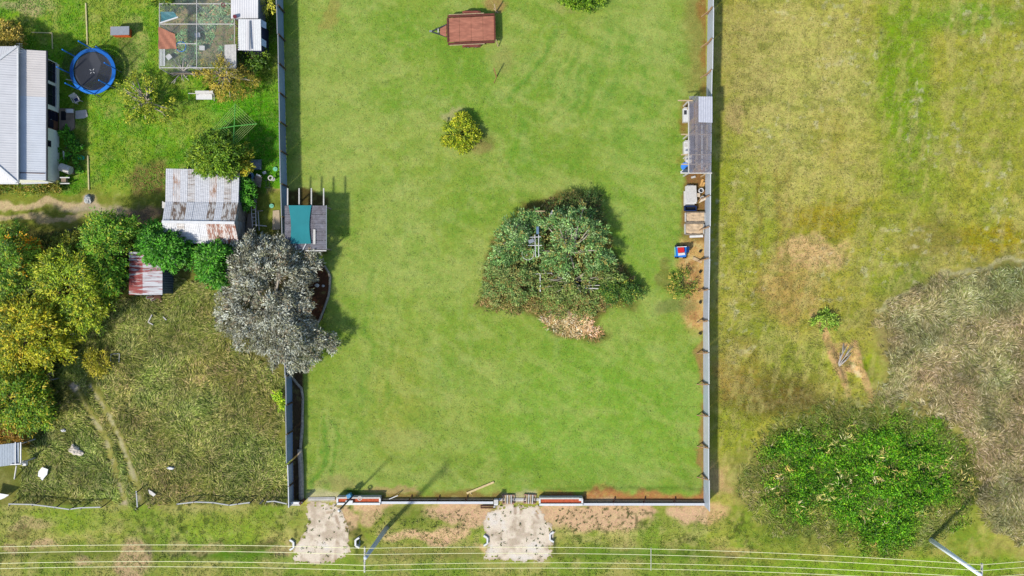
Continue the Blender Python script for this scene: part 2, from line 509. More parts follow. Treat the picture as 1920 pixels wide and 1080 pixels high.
    put(sstep(1268, 1300, wx)*sstep(1326, 1322, x)*sstep(190, 150, wy)*0.75, (152,142,82))
    put(sstep(1306, 1322, wx)*sstep(1326, 1322, x)*sstep(200, 160, y)*0.8, (158,112,66))
    put(sstep(1276, 1290, wx)*sstep(1326, 1322, x)*sstep(180, 195, wy)*sstep(345, 325, wy)*0.9, (158,112,70))
    put(sstep(1278, 1292, wx)*sstep(1326, 1322, x)*sstep(310, 325, wy)*sstep(470, 440, wy)*0.95, (150,108,72))
    put(rag(sstep(1268, 1290, wx)*sstep(1326, 1322, x)*sstep(440, 465, wy)*sstep(640, 600, wy), -0.4, 0.2), (214,170,116))
    put(sstep(1270, 1290, wx)*sstep(1326, 1322, x)*sstep(440, 465, wy)*sstep(640, 600, wy)*sstep(0.0, 0.6, -n_sm)*0.6, (166,120,80))
    put(sstep(1270, 1290, wx)*sstep(1326, 1322, x)*sstep(440, 465, wy)*sstep(640, 600, wy)*sstep(0.2, 0.8, n_fine)*0.6, (236,206,160))
    put(sstep(1305, 1316, wx)*sstep(1326, 1322, x)*sstep(560, 620, y)*0.85, (168,128,88))
    put(rag(el(1265,575,36,20))*0.6, (124,128,78))
    put(rag(el(1250,520,16,30))*0.5, (120,100,62))
    d = sdpoly(wx, wy, BED)
    put(sstep(-12, 6, d), (116,108,56))
    put(sstep(-4, 8, d)*rag(el(1065,605,58,32)), (196,160,116))
    put(sstep(-4, 8, d)*rag(el(950,560,40,16))*0.8, (150,118,72))
    put(sstep(-4, 8, d)*rag(el(1150,545,40,26))*0.6, (132,100,64))
    # carport floor, garden soil on the left side of the yard
    put(sstep(534, 538, x)*sstep(616, 606, wx)*sstep(352, 362, wy)*sstep(480, 470, wy), (96,82,48))
    put(sstep(545, 549, x)*sstep(571, 566, x)*sstep(690, 700, y)*sstep(942, 934, y), (98,78,62))
    put(el(602,690,45,30)*0.0, (0,0,0))
    # bare strip behind the front fence
    f = sstep(916, 928, wy+4*n_sm)*sstep(944, 940, y)*sstep(1324, 1320, x)
    put(f*sstep(990, 1040, x), (184,130,84))
    put(f*sstep(690, 740, x)*sstep(1000, 960, x)*0.8, (150,112,72))
    put(f*sstep(936, 950, x)*sstep(1010, 1000, x), (214,196,172))
    put(rag(el(640,905,48,20))*0.6, (176,162,110))
    put(el(668,922,26,12)*0.9, (56,92,30))
    put(rag(el(742,918,55,8))*0.8, (188,158,118))
    put(f*sstep(570, 580, x)*sstep(640, 632, x)*0.9, (206,194,160))
    # --- neighbour's garden, upper left
    ul = sstep(536, 528, x)*sstep(372, 350, wy)
    put(ul, (124,166,34))
    put(ul*sstep(0.0, 0.6, n_mid)*0.7, (160,170,66))
    put(ul*sstep(0.0, 0.6, -n_mid)*0.7, (84,144,20))
    put(ul*sstep(0.2, 0.8, n_sm)*0.4, (182,178,104))
    put(ul*el(450,215,80,90)*0.75, (80,162,8))
    put(ul*el(500,300,40,60)*0.85, (66,150,10))
    put(ul*rag(el(250,90,40,70))*0.5, (188,180,110))
    put(ul*rag(el(60,15,70,20))*0.7, (190,172,128))
    put(ul*el(230,280,60,30)*0.5, (150,165,50))
    put(rag(el(285,345,50,45), -0.4, 0.2)*0.85, (122,96,60))
    put(rag(el(275,378,34,12))*0.8, (206,160,124))
    put(sstep(296, 304, x)*sstep(446, 440, x)*sstep(6, 2, y-118)*0.9, (164,142,106))
    put(sstep(296, 304, x)*sstep(446, 440, x)*sstep(6, 2, y-118)*sstep(0.0, 0.5, n_mid)*0.7, (138,164,112))
    put(sstep(300, 306, x)*sstep(344, 330, x)*sstep(44, 50, y)*sstep(122, 116, y)*0.6, (62,64,66))
    put(ul*el(500,20,16,70)*0.8, (70,66,40))
    put(rag(sstep(500, 506, wx)*sstep(534, 530, x)*sstep(345, 355, wy)*sstep(380, 374, wy))*0.7, (196,158,112))
    put(rag(el(508,440,30,26))*0.9, (104,78,52))
    put(el(482,400,22,70)*0.8, (70,54,42))
    # wheel-track drive
    dr = sstep(536, 528, x)*sstep(350, 366, wy)*sstep(450, 425, wy)
    put(dr, (134,142,54))
    put(dr*sstep(0.1, 0.6, n_mid)*0.5, (112,128,44))
    put(sstep(11, 5, np.abs(wy-384))*sstep(215, 150, wx), (208,184,140))
    put(sstep(9, 4, np.abs(wy-411))*sstep(190, 130, wx), (206,184,138))
    put(rag(el(190,392,70,14))*0.8, (196,178,150))
    put(rag(el(262,405,50,26), -0.4, 0.2)*0.85, (142,116,98))
    # --- rough lot, lower left
    ll = left*sstep(425, 450, wy)*sstep(956, 950, y)
    put(ll, (128,130,54))
    put(ll*sstep(0.0, 0.7, n_mid)*0.6, (142,140,66))
    put(ll*sstep(0.0, 0.7, -n_mid)*0.5, (104,114,44))
    put(ll*sstep(0.2, 0.7, n_big)*0.4, (142,134,82))
    put(ll*rag(el(340,895,18,10))*0.9, (176,168,152))
    put(ll*rag(el(516,862,12,22))*0.6, (160,146,124))
    for pts in ([(128,718),(150,742),(172,782),(196,826),(212,870),(226,910),(233,952),(250,980)], [(168,715),(182,742),(208,790),(226,830),(246,880),(258,918),(266,952),(262,985)]):
        dd = dist_line(wx*0.35+x*0.65, wy*0.35+y*0.65, pts)
        put(sstep(11, 4, dd)*0.85, (166,160,84))
        put(sstep(6, 2, dd)*sstep(-0.1, 0.4, n_sm)*0.7, (196,186,146))
    put(rag(el(140,726,18,9)), (216,206,190)); put(rag(el(176,727,11,8)), (214,204,188))
    put(rag(el(232,948,20,14))*0.8, (196,180,148))
    put(el(200,700,60,22)*0.6, (112,140,40))
    # soil under the big trees
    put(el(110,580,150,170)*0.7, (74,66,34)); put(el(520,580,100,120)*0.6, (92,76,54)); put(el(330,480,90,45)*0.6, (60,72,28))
    put(sdpoly(wx*0.3+x*0.7, wy*0.3+y*0.7, [(545,485),(604,490),(617,515),(618,545),(606,600),(570,610),(545,610)]) > 0, (104,68,52))
    # --- verge along the street
    v = sstep(944, 950, y)
    put(v, (148,158,64))
    put(v*sstep(0.0, 0.6, n_mid)*0.75, (176,168,94))
    put(v*sstep(0.0, 0.6, -n_mid)*0.55, (116,152,36))
    put(v*sstep(0.1, 0.7, n_sm)*0.45, (190,176,112))
    put(v*el(130,975,130,22)*0.6, (140,170,40)); put(v*el(420,985,130,26)*0.5, (148,170,48)); put(v*el(450,1040,110,16)*0.7, (100,152,24))
    put(v*el(1650,1065,330,22)*0.8, (128,172,28)); put(v*el(1180,1040,120,12)*0.6, (112,162,30)); put(v*el(800,1065,120,14)*0.5, (120,150,40))
    put(v*el(1490,1000,100,30)*0.6, (110,130,44)); put(v*el(760,960,70,25)*0.6, (112,128,44)); put(v*el(690,985,40,26)*0.4, (128,136,40))
    put(v*el(840,1035,140,10)*0.5, (176,162,90))
    for e in ((250,1060,34,50,1), (18,1030,16,12,.8), (75,1022,24,9,.8), (155,1047,22,10,.8), (50,985,46,10,.6), (520,1038,28,9,.7), (385,1030,60,9,.5), (545,1025,18,10,.5),
              (690,948,62,9,.85), (700,965,22,20,.7), (860,955,62,20,.95), (800,1005,64,14,.9), (840,995,40,14,.8), (750,1010,40,12,.6), (885,975,30,18,.9), (1120,968,110,30,1.1), (1050,958,60,16,1.1), (1200,962,40,16,.9),
              (1290,962,34,20,.95), (1330,965,34,18,.8), (650,975,26,22,.8), (1345,900,22,34,.6), (905,1030,20,12,.6), (1380,1030,40,8,.4)):
        put(rag(el(*e[:4]), -0.8, 0.0)*e[4]*1.1, (220,182,140) if e[0] > 640 else (196,168,124))
    put(rag(el(470,1024,50,12))*0.6, (84,72,48)); put(rag(el(30,1000,30,12))*0.6, (90,78,44)); put(rag(el(660,1000,30,16))*0.5, (104,84,58))
    clod = v*sstep(0.5, 0.7, fbm(x, y, 9, 2, 21))*sstep(0.1, 0.5, fbm(x, y, 90, 2, 22))
    put(clod*0.7, (64,74,28))
    put(v*sstep(1395, 1430, x)*0.0, (0,0,0))
    # tiny tufts everywhere
    put(sstep(0.35, 0.9, n_fine)*0.22, (190,188,116))
    put(sstep(0.35, 0.9, -n_fine)*(0.26-0.18*lawn), (72,88,34))
    C *= 1-lawn[..., None]*np.array([0.08, 0.05, 0.24]); C *= 1-right[..., None]*np.array([0.0, 0.02, 0.2])
    return C

def height(x, y):
    x = np.asarray(x, float); y = np.asarray(y, float)
    rough = np.where(x > 1345, 1.0, 0.0)*sstep(1340, 1380, x) + sstep(520, 480, x)*sstep(560, 600, y)*sstep(940, 925, y)*0.8
    built = sstep(955, 965, y)
    z = 0.012*fbm(x, y, 30, 3, 31) + rough*(0.05*fbm(x, y, 45, 3, 32)+0.05*fbm(x, y, 140, 2, 33)) - 0.02
    d = sdpoly(x, y, DRY); z += sstep(-5, 60, d)*(0.28+0.16*fbm(x, y, 50, 3, 34)) + sstep(-4, 6, d)*0.08
    d = sdpoly(x, y, MOUND); z += sstep(-15, 120, d)*(0.35+0.15*fbm(x, y, 60, 3, 35))
    ditch = sstep(992, 1018, y)*sstep(1052, 1030, y)
    onA = sstep(538, 546, x)*sstep(672, 664, x); onB = sstep(902, 910, x)*sstep(1044, 1036, x); onC = sstep(215, 230, x)*sstep(285, 270, x)
    z -= 0.30*ditch*(1-np.maximum(np.maximum(onA, onB), onC))*sstep(1395, 1365, x)
    # spoil heap and trench in the paddock
    z += 0.18*sstep(34, 8, dist_line(x, y, [(1555,650),(1572,700)]))*0 + 0.14*sstep(14, 3, dist_line(x, y, [(1552,655),(1572,705)])) + 0.14*sstep(14, 3, dist_line(x, y, [(1600,650),(1622,712)])) - 0.12*sstep(18, 8, dist_line(x, y, [(1577,655),(1597,708)]))
    z += 0.10*sstep(9, 3, np.abs(y-922+3*fbm(x, y, 25, 3, 36)))*sstep(1000, 1030, x)*sstep(1318, 1310, x)
    return z

fx = np.arange(-40, 1961, 2.6); fy = np.arange(-40, 1121, 2.6)
gr = 2.6*np.cumsum(1.13**np.arange(1, 58))        # cells widen towards the horizon
ax = np.concatenate([fx[0]-gr[::-1], fx, fx[-1]+gr])
ay = np.concatenate([fy[0]-gr[::-1], fy, fy[-1]+gr])
GX, GY = np.meshgrid(ax, ay)
GC = paint(GX, GY); GZ = height(GX, GY)
far = np.maximum(np.maximum(-GX, GX-1920), np.maximum(-GY, GY-1080))
fm = sstep(60, 500, far)[..., None]
GC = GC*(1-fm)+lc((158,166,76))*fm*(1+0.12*fbm(GX, GY, 900, 2, 77))[..., None]
GZ = GZ*(1-fm[..., 0])
def grid_mesh(name, X, Y, Z, C, mat, mask=None, kind='structure', parent=None, **kw):
    ny, nx = X.shape
    s = H/FPX
    V = np.stack([(X-960)*s, (540-Y)*s, Z], -1).reshape(-1, 3)
    idx = np.arange(nx*ny).reshape(ny, nx)
    Q = np.stack([idx[1:, :-1], idx[1:, 1:], idx[:-1, 1:], idx[:-1, :-1]], -1).reshape(-1, 4)
    Cc = C.reshape(-1, 3)
    if mask is not None:
        q = (mask[1:, :-1] & mask[1:, 1:] & mask[:-1, 1:] & mask[:-1, :-1]).reshape(-1)
        Q = Q[q]
        used, inv = np.unique(Q, return_inverse=True)
        V = V[used]; Cc = Cc[used]; Q = inv.reshape(-1, 4)
    return raw_mesh(name, V, Q, Cc, mat, smooth=True, kind=kind, parent=parent, **kw)
def raw_mesh(name, V, Q, C, mat, smooth=False, parent=None, kind=None, label=None, cat=None, group=None):
    me = bpy.data.meshes.new(name)
    V = np.asarray(V, dtype=np.float32)
    if parent is not None:
        o = ORG[parent.name]; V = V - np.array(o, dtype=np.float32)
    me.vertices.add(len(V)); me.vertices.foreach_set('co', V.ravel())
    k = Q.shape[1]
    me.loops.add(Q.size); me.loops.foreach_set('vertex_index', Q.astype(np.int32).ravel())
    me.polygons.add(len(Q)); me.polygons.foreach_set('loop_start', np.arange(0, Q.size, k, dtype=np.int32))
    me.polygons.foreach_set('loop_total', np.full(len(Q), k, dtype=np.int32))
    if smooth: me.polygons.foreach_set('use_smooth', np.ones(len(Q), dtype=bool))
    a = me.attributes.new('Col', 'FLOAT_COLOR', 'POINT')
    a.data.foreach_set('color', np.concatenate([C, np.ones((len(C), 1))], 1).astype(np.float32).ravel())
    me.materials.append(mat); me.update(calc_edges=True)
    ob = bpy.data.objects.new(name, me); col.objects.link(ob)
    if parent is not None: ob.parent = parent; ORG[ob.name] = ORG[parent.name]
    else: ORG[ob.name] = Vector((0,0,0))
    tag(ob, label, cat, group, kind)
    return ob
grid_mesh('ground', GX, GY, GZ, GC, GROUND, label='mown lawn, rough paddock and street verge seen from above', cat='ground')

def gz(px, py):
    return float(height(np.array([float(px)]), np.array([float(py)]))[0])

# gravel driveways, laid as their own ragged sheets
def driveway(poly, label, seed, tracks):
    xs = [p[0] for p in poly]; ys = [p[1] for p in poly]
    X, Y = np.meshgrid(np.arange(min(xs)-10, max(xs)+10, 1.2), np.arange(min(ys)-4, max(ys)+8, 1.2))
    d = sdpoly(X+4*fbm(X, Y, 14, 3, seed), Y+4*fbm(X, Y, 14, 3, seed+1), poly)
    n = fbm(X, Y, 5, 3, seed+2); n2 = fbm(X, Y, 22, 3, seed+3)
    mask = (d + 3.5*n > 0.5) & ~((n > 0.8) & (d < 9))
    C = np.empty(X.shape+(3,)); C[:] = lc((236,220,196))
    def put(m, rgb):
        m = np.clip(m, 0, 1)[..., None]; C[:] = C+(lc(rgb)-C)*m
    put(sstep(0.0, 0.8, n2)*0.7, (238,230,218)); put(sstep(0.1, 0.8, -n2)*0.7, (188,168,142))
    put(sstep(8, 0, d)*0.6, (190,166,132))
    for pts in tracks: put(sstep(5, 1, dist_line(X, Y, pts))*sstep(-0.5, 0.2, n2)*0.6, (158,124,92))
    put(sstep(0.75, 0.95, n)*0.4, (150,130,104))
    Z = height(X, Y)+0.012
    grid_mesh('driveway', X, Y, Z, C, GRAVEL, mask, label=label, cat='driveway')
driveway(DRIVE_A, 'pale gravel driveway with a turning arc left of the planter wall', 41, [[(582,985),(590,972),(605,962),(622,960)],[(628,1050),(632,1020),(636,990),(630,968)]])
driveway(DRIVE_B, 'pale gravel driveway leading up to the front gateway', 51, [[(966,944),(966,962)],[(978,950),(977,962)],[(1005,965),(1012,980)]])
# ---------------------------------------------------------------- foliage and grass as small faces
def norm(a): return a/np.maximum(np.linalg.norm(a, axis=-1, keepdims=True), 1e-9)
def leaf_mesh(name, P, D, L, W, C, Nr, parent=None, droop=0.0, mat=None, **kw):
    D = norm(D); S = norm(np.cross(Nr, D)); N = len(P)
    L = L[:, None]; W = W[:, None]
    nn = norm(np.cross(D, S))
    mid = P+D*L*0.45
    V = np.stack([P, mid+S*W*0.5+nn*W*0.12, P+D*L-np.array([0,0,1.0])*droop*L, mid-S*W*0.5+nn*W*0.12], 1).reshape(-1, 3)
    Q = np.arange(N*4).reshape(N, 4)
    return raw_mesh(name, V, Q, np.repeat(C, 4, 0), mat or LEAF, parent=parent, **kw)

def pts_in(poly, n, r=None):
    xs = np.array([p[0] for p in poly]); ys = np.array([p[1] for p in poly])
    out = []
    tot = 0
    while tot < n:
        x = rng.uniform(xs.min(), xs.max(), n*3); y = rng.uniform(ys.min(), ys.max(), n*3)
        k = sdpoly(x, y, poly) > 0
        out.append(np.stack([x[k], y[k]], 1)); tot += k.sum()
    return np.concatenate(out)[:n]
def to_world(x, y, z):
    s = (H-z)/FPX
    return np.stack([(x-960)*s, (540-y)*s, z], 1)
def roughen(poly, amp, step=9):
    """denser, uneven outline"""
    out = []
    n = len(poly)
    for i in range(n):
        ax, ay = poly[i]; bx, by = poly[(i+1) % n]
        L = math.hypot(bx-ax, by-ay); k = max(1, int(L/step))
        nx, ny = -(by-ay)/max(L, 1e-6), (bx-ax)/max(L, 1e-6)
        for j in range(k):
            t = j/k; q = random.uniform(-amp, amp)
            out.append((ax+(bx-ax)*t+nx*q, ay+(by-ay)*t+ny*q))
    return out
def palette_pick(pal, n):
    """pal: list of (rgb, weight)"""
    cs = np.array([lin(p[0], K*0.5) for p in pal]); w = np.array([p[1] for p in pal], float)
    return cs[rng.choice(len(cs), n, p=w/w.sum())]

def crown(root, poly, z0, z1, nclump, cr, per, pal, L, W, part='crown', up=0.7, low=0.35, lump=0.6, flat=0.7, colvar=0.28, droop=0.15, power=0.5, spray=0.55):
    poly = roughen(poly, min(7.0, 0.12*(max(p[0] for p in poly)-min(p[0] for p in poly))))
    c = pts_in(poly, nclump)
    d = sdpoly(c[:, 0], c[:, 1], poly); dm = np.percentile(d, 92)+1e-6
    dome = np.clip(d/dm, 0, 1)**power
    lumps = fbm(c[:, 0], c[:, 1], 30, 3, int(abs(poly[0][0])) % 37)
    zt = z0+(z1-z0)*np.clip(dome*(1-lump+lump*(lumps*0.5+0.5)), 0, 1)
    lowm = rng.random(nclump) < low
    zc = np.where(lowm, z0*0.6+(zt-z0*0.6)*rng.random(nclump), zt)
    zc = np.maximum(zc, 0.15)
    Cw = to_world(c[:, 0], c[:, 1], zc)
    # gaps: drop clumps in the hollows of the lump noise
    keep = (lumps > -0.38) | (rng.random(nclump) < 0.3)
    Cw = Cw[keep]; zc = zc[keep]; n = len(Cw)
    ccol = palette_pick(pal, n)
    off = rng.normal(size=(n, per, 3)); off = off/np.linalg.norm(off, axis=2, keepdims=True)*(rng.random((n, per, 1))**0.45)
    off[..., 2] *= flat
    size = cr*rng.uniform(0.6, 1.35, (n, 1, 1))
    ctr = Cw.mean(0); od = Cw-ctr; od[:, 2] = od[:, 2]*0.3; od = norm(od)+rng.normal(size=(n, 3))*0.45; od[:, 2] = np.abs(od[:, 2])*0.35; od = norm(od)
    tt = rng.random((n, per, 1))-0.25
    sl = spray*rng.uniform(0.6, 1.4, (n, 1, 1))
    P = (Cw[:, None, :]+off*size*(0.75-0.45*np.abs(tt))+od[:, None, :]*tt*sl).reshape(-1, 3)
    P[:, 2] = np.maximum(P[:, 2], 0.04)
    m = len(P)
    D = off.reshape(-1, 3)*0.7+np.repeat(od, per, 0)*0.7*(spray > 0)+rng.normal(size=(m, 3))*0.45; D[:, 2] = D[:, 2]*0.6+0.1
    Nr = rng.normal(size=(m, 3))*0.75; Nr[:, 2] = np.abs(Nr[:, 2])+up
    C = np.repeat(ccol, per, 0)
    mix = rng.random(m) < 0.3
    C[mix] = palette_pick(pal, int(mix.sum()))
    C = C*(1+rng.uniform(-colvar, colvar, (m, 1)))*np.repeat(1+rng.uniform(-colvar, colvar, (n, 1)), per, 0)
    Ls = L*rng.uniform(0.6, 1.35, m); Ws = W*rng.uniform(0.7, 1.3, m)
    leaf_mesh(part, P, D, Ls, Ws, np.clip(C, 0, 0.9), Nr, parent=root, droop=droop)
    return Cw

BARK = solid('bark', (132,112,90), 0.9, var=0.35, scale=9, bump=0.5)
BARKG = solid('pale_bark', (196,184,164), 0.85, var=0.3, scale=9, bump=0.4)
def limbs(root, base, tips, r0, hgt, mat, part='trunk', fork=0.35, poke=0.0):
    mb = MB(); base = Vector(base)
    fk = base+Vector((random.uniform(-.1,.1)*hgt, random.uniform(-.1,.1)*hgt, hgt*fork))
    mb.tube([base-Vector((0,0,0.1)), base.lerp(fk, 0.5)+Vector((random.uniform(-.05,.05), random.uniform(-.05,.05), 0)), fk], [r0*1.25, r0, r0*0.85], 8)
    for t in tips:
        t = Vector(t)+Vector((0,0,poke*random.random())); a = fk.lerp(t, 0.4)+Vector((random.uniform(-.15,.15), random.uniform(-.15,.15), 0.12*hgt*random.random())); b = fk.lerp(t, 0.75)+Vector((random.uniform(-.1,.1), random.uniform(-.1,.1), 0.05*hgt))
        mb.tube([fk, a, b, t], [r0*0.6, r0*0.42, r0*0.26, r0*0.1], 6)
    return mb.build(part, mat, root, smooth=True)
def tree(name, label, cat, base, poly, z0, z1, nclump, cr, per, pal, L, W, r0=0.14, nl=9, mat=None, group=None, part='crown', poke=0.0, **kw):
    b = G(base[0], base[1], 0.0); b.z = gz(base[0], base[1])
    root = thing(name, label, cat, b, group)
    Cw = crown(root, poly, z0, z1, nclump, cr, per, pal, L, W, part=part, **kw)
    k = rng.choice(len(Cw), min(nl, len(Cw)), replace=False)
    limbs(root, b, [Vector(Cw[i]) for i in k], r0, max(z1*0.75, 0.4), mat or BARK, part='trunk' if part == 'crown' else 'stem', poke=poke)
    return root
def oval(cx, cy, rx, ry, n=12, w=0.15, rot=0):
    return [(cx+math.cos(2*math.pi*k/n+rot)*rx*(1+random.uniform(-w, w)), cy+math.sin(2*math.pi*k/n+rot)*ry*(1+random.uniform(-w, w))) for k in range(n)]

YG = [((150,166,34),4), ((116,142,26),4), ((180,178,46),2.5), ((70,96,20),3)]
GREEN = [((66,130,24),4), ((88,150,38),3), ((42,94,18),4), ((116,168,54),1)]
DKG = [((92,132,30),4), ((122,152,38),3), ((58,92,24),3), ((166,170,54),1.5)]
GREY = [((150,152,134),4), ((114,114,92),3), ((186,188,172),3), ((84,82,62),2.5), ((136,138,104),2), ((150,134,110),1.2)]
GUM = [((108,148,76),4), ((136,172,100),3), ((72,108,52),4), ((160,186,126),1.5), ((138,130,66),3)]
OCHRE = [((156,140,44),4), ((128,124,38),3), ((178,158,66),2), ((96,98,32),3)]
STRAW = [((150,132,78),4), ((118,104,54),3), ((176,156,104),2), ((96,92,40),2)]

# --- big silver-leaved tree over the left fence
tree('silver_tree', 'large silver-grey leaved tree spreading across the left boundary fence', 'tree', (520,585),
     [(440,455),(470,440),(500,452),(535,448),(560,470),(598,474),(600,505),(582,525),(574,555),(580,590),(590,610),(630,636),(628,652),(596,664),(572,690),(540,698),(505,688),(497,655),(450,648),(420,620),(398,590),(405,560),(425,530),(420,490)],
     1.2, 3.6, 1500, 0.46, 26, GREY, 0.24, 0.075, r0=0.26, nl=16, mat=BARKG, lump=0.75, up=0.5, power=0.4, spray=0.4)
# --- thicket of street-side trees on the far left
tg = 'trees of the thicket at the left edge'
tree('thicket_tree', 'broad yellow-green tree in the middle of the left thicket, beside the red-striped shed', 'tree', (150,555), [(62,505),(95,478),(130,468),(165,490),(205,540),(212,565),(190,605),(150,618),(118,605),(110,570),(70,550)], 2.0, 5.2, 560, 0.42, 26, YG, 0.24, 0.085, nl=10, group=tg, lump=0.6, spray=0.95)
tree('thicket_tree', 'golden-green tree spilling over the left edge below the broad thicket tree', 'tree', (50,650), [(-30,590),(20,575),(70,560),(110,590),(135,640),(125,665),(80,690),(40,690),(-30,700)], 2.0, 5.0, 620, 0.42, 26, [((172,170,32),4), ((138,150,28),3), ((204,178,46),1.2), ((92,112,24),3)], 0.24, 0.085, nl=9, group=tg, lump=0.6, spray=0.95)
tree('thicket_tree', 'bright green low tree at the thicket bottom above the grey lean-to roof', 'tree', (45,755), [(-30,700),(30,692),(75,705),(85,740),(100,765),(85,795),(40,800),(-30,790)], 1.6, 4.0, 420, 0.4, 26, [((104,140,26),4), ((134,150,32),3), ((64,104,20),3), ((176,160,44),1)], 0.24, 0.09, nl=8, group=tg, lump=0.6, spray=0.95)
tree('thicket_tree', 'dark green tree with orange autumn tips at the thicket top, on the left edge', 'tree', (30,475), [(-30,440),(10,430),(40,438),(62,455),(60,490),(80,500),(60,520),(0,560),(-30,560)], 1.6, 4.2, 420, 0.4, 26, DKG+[((206,150,24),0.25)], 0.22, 0.085, nl=7, group=tg, lump=0.6, spray=0.95)
tree('orange_shrub', 'small orange-leaved shrub at the top edge of the left thicket', 'shrub', (58,462), oval(58,461,14,9), 1.6, 2.6, 40, 0.28, 24, [((232,160,24),4), ((206,136,20),3), ((240,184,60),1)], 0.2, 0.08, r0=0.05, nl=4, part='foliage')
tree('thicket_tree', 'upright leafy tree between the left thicket and the green climber tree', 'tree', (212,490), [(172,420),(200,405),(240,412),(252,438),(238,468),(228,512),(208,552),(190,545),(168,505),(162,460)], 2.0, 4.8, 520, 0.4, 26, [((96,146,30),4), ((130,158,40),3), ((62,108,24),3), ((164,166,50),1)], 0.22, 0.08, nl=9, group=tg, lump=0.6, spray=0.95)
tree('round_shrub', 'round olive shrub north of the broad thicket tree', 'shrub', (128,460), oval(130,460,28,20), 0.8, 2.2, 130, 0.34, 24, [((118,130,34),3), ((96,112,28),3), ((140,140,44),2)], 0.2, 0.08, r0=0.06, nl=5, part='foliage')
tree('dark_shrub', 'dark grey-green shrub deep inside the left thicket', 'shrub', (45,535), oval(45,530,38,26), 0.8, 2.6, 150, 0.36, 22, [((92,104,58),3), ((70,84,40),3), ((124,128,84),1)], 0.2, 0.07, r0=0.06, nl=6, part='foliage')
tree('ochre_shrub', 'ochre-brown shrub behind the grey lean-to roof at the lower left', 'shrub', (22,818), [(-20,800),(20,805),(48,812),(52,830),(20,836),(-20,830)], 0.6, 1.8, 120, 0.3, 24, [((150,112,30),3), ((120,92,28),3), ((168,128,48),1)], 0.18, 0.07, r0=0.05, nl=5, part='foliage')
tree('ochre_bush', 'small yellow bush standing alone in the rough lot beside the wheel tracks', 'shrub', (182,680), oval(182,680,19,22), 0.4, 1.4, 90, 0.3, 24, [((164,156,36),3), ((130,132,30),3), ((186,170,60),1)], 0.18, 0.07, r0=0.05, nl=5, part='foliage')
tree('climber_tree', 'bright green tree growing between the rusty shed and the red-striped shed', 'tree', (300,475), [(258,440),(290,420),(312,430),(340,442),(352,450),(350,475),(326,496),(308,508),(292,500),(276,484),(266,462)], 1.6, 3.9, 420, 0.38, 28, GREEN, 0.25, 0.1, nl=8, lump=0.5)
tree('climber_tree', 'bright green tree along the south wall of the rusty shed, left of the silver tree', 'tree', (385,480), [(345,450),(380,455),(425,458),(436,470),(420,500),(425,530),(405,535),(380,512),(350,485)], 1.2, 3.2, 360, 0.38, 28, GREEN, 0.25, 0.1, nl=8, lump=0.5)
def undergrowth():
    poly = [(-30,440),(60,445),(165,425),(250,415),(245,470),(235,540),(205,580),(150,620),(135,660),(105,700),(110,770),(90,810),(-30,820)]
    p = pts_in(poly, 30000); x, y = p[:, 0], p[:, 1]; N = len(x)
    z = 0.2+1.5*np.clip(0.4+0.7*fbm(x, y, 34, 3, 171), 0, 1.1)*sstep(0, 30, sdpoly(x, y, poly))*rng.random(N)**0.4
    C = palette_pick([((70,92,26),4), ((96,112,36),3), ((48,66,20),3), ((128,130,60),1.5), ((112,96,60),1)], N)*rng.uniform(.7, 1.25, (N, 1))
    D = rng.normal(size=(N, 3)); D[:, 2] = .2; Nr = rng.normal(size=(N, 3))*.7; Nr[:, 2] += .7
    leaf_mesh('undergrowth', to_world(x, y, z), D, .24*rng.uniform(.6, 1.4, N), .09*rng.uniform(.6, 1.4, N), C, Nr, droop=.2, kind='stuff', label='tangled dark undergrowth between the thicket trees at the left edge', cat='undergrowth')
undergrowth()
# --- neighbour's garden
tree('citrus_tree', 'dense dark green citrus tree leaning over the north edge of the rusty shed', 'tree', (395,290), [(350,292),(365,268),(400,255),(425,262),(445,275),(440,320),(415,332),(385,325),(365,312)], 1.6, 3.6, 330, 0.36, 28, [((96,128,24),4), ((70,104,20),4), ((128,150,34),2)], 0.22, 0.1, nl=7, lump=0.45)
tree('lemon_tree', 'smaller yellow-tipped citrus tree right of the dark citrus tree', 'tree', (440,305), oval(443,302,26,25), 1.2, 2.9, 150, 0.32, 28, [((150,152,36),4), ((176,160,48),3), ((96,124,26),3)], 0.2, 0.095, r0=0.08, nl=6)
tree('open_shrub', 'sprawling half-bare yellow-green tree between trampoline and clothes line', 'tree', (285,195), [(222,150),(255,140),(290,150),(325,170),(332,200),(315,220),(270,235),(235,225),(215,190)], 0.7, 2.6, 170, 0.34, 22, [((134,146,34),4), ((104,124,26),3), ((168,166,50),2), ((70,92,22),2)], 0.19, 0.07, r0=0.17, nl=24, mat=BARKG, low=0.4)
tree('ochre_tree', 'ochre-yellow wattle tree at the south-east corner of the netted aviary', 'tree', (432,150), [(368,140),(385,118),(415,110),(440,118),(470,130),(488,150),(480,172),(455,182),(430,190),(410,180),(398,160),(375,158)], 1.0, 3.2, 230, 0.36, 24, OCHRE, 0.2, 0.06, r0=0.17, nl=24, mat=BARKG, low=0.4)
tree('dark_shrub', 'dark green bush against the south end of the white iron shed', 'shrub', (468,112), oval(470,110,29,17), 0.9, 2.3, 130, 0.32, 26, [((72,104,20),4), ((104,128,28),3), ((46,72,16),3)], 0.2, 0.09, r0=0.07, nl=6, part='foliage')
tree('hedge_shrub', 'leafy shrub cut by the top edge above the teal tarpaulin', 'shrub', (308,2), [(288,-20),(335,-20),(345,5),(325,18),(298,12),(286,0)], 1.0, 2.4, 110, 0.32, 24, [((104,132,26),3), ((140,150,40),2), ((70,100,20),3)], 0.2, 0.08, r0=0.06, nl=6, part='foliage')
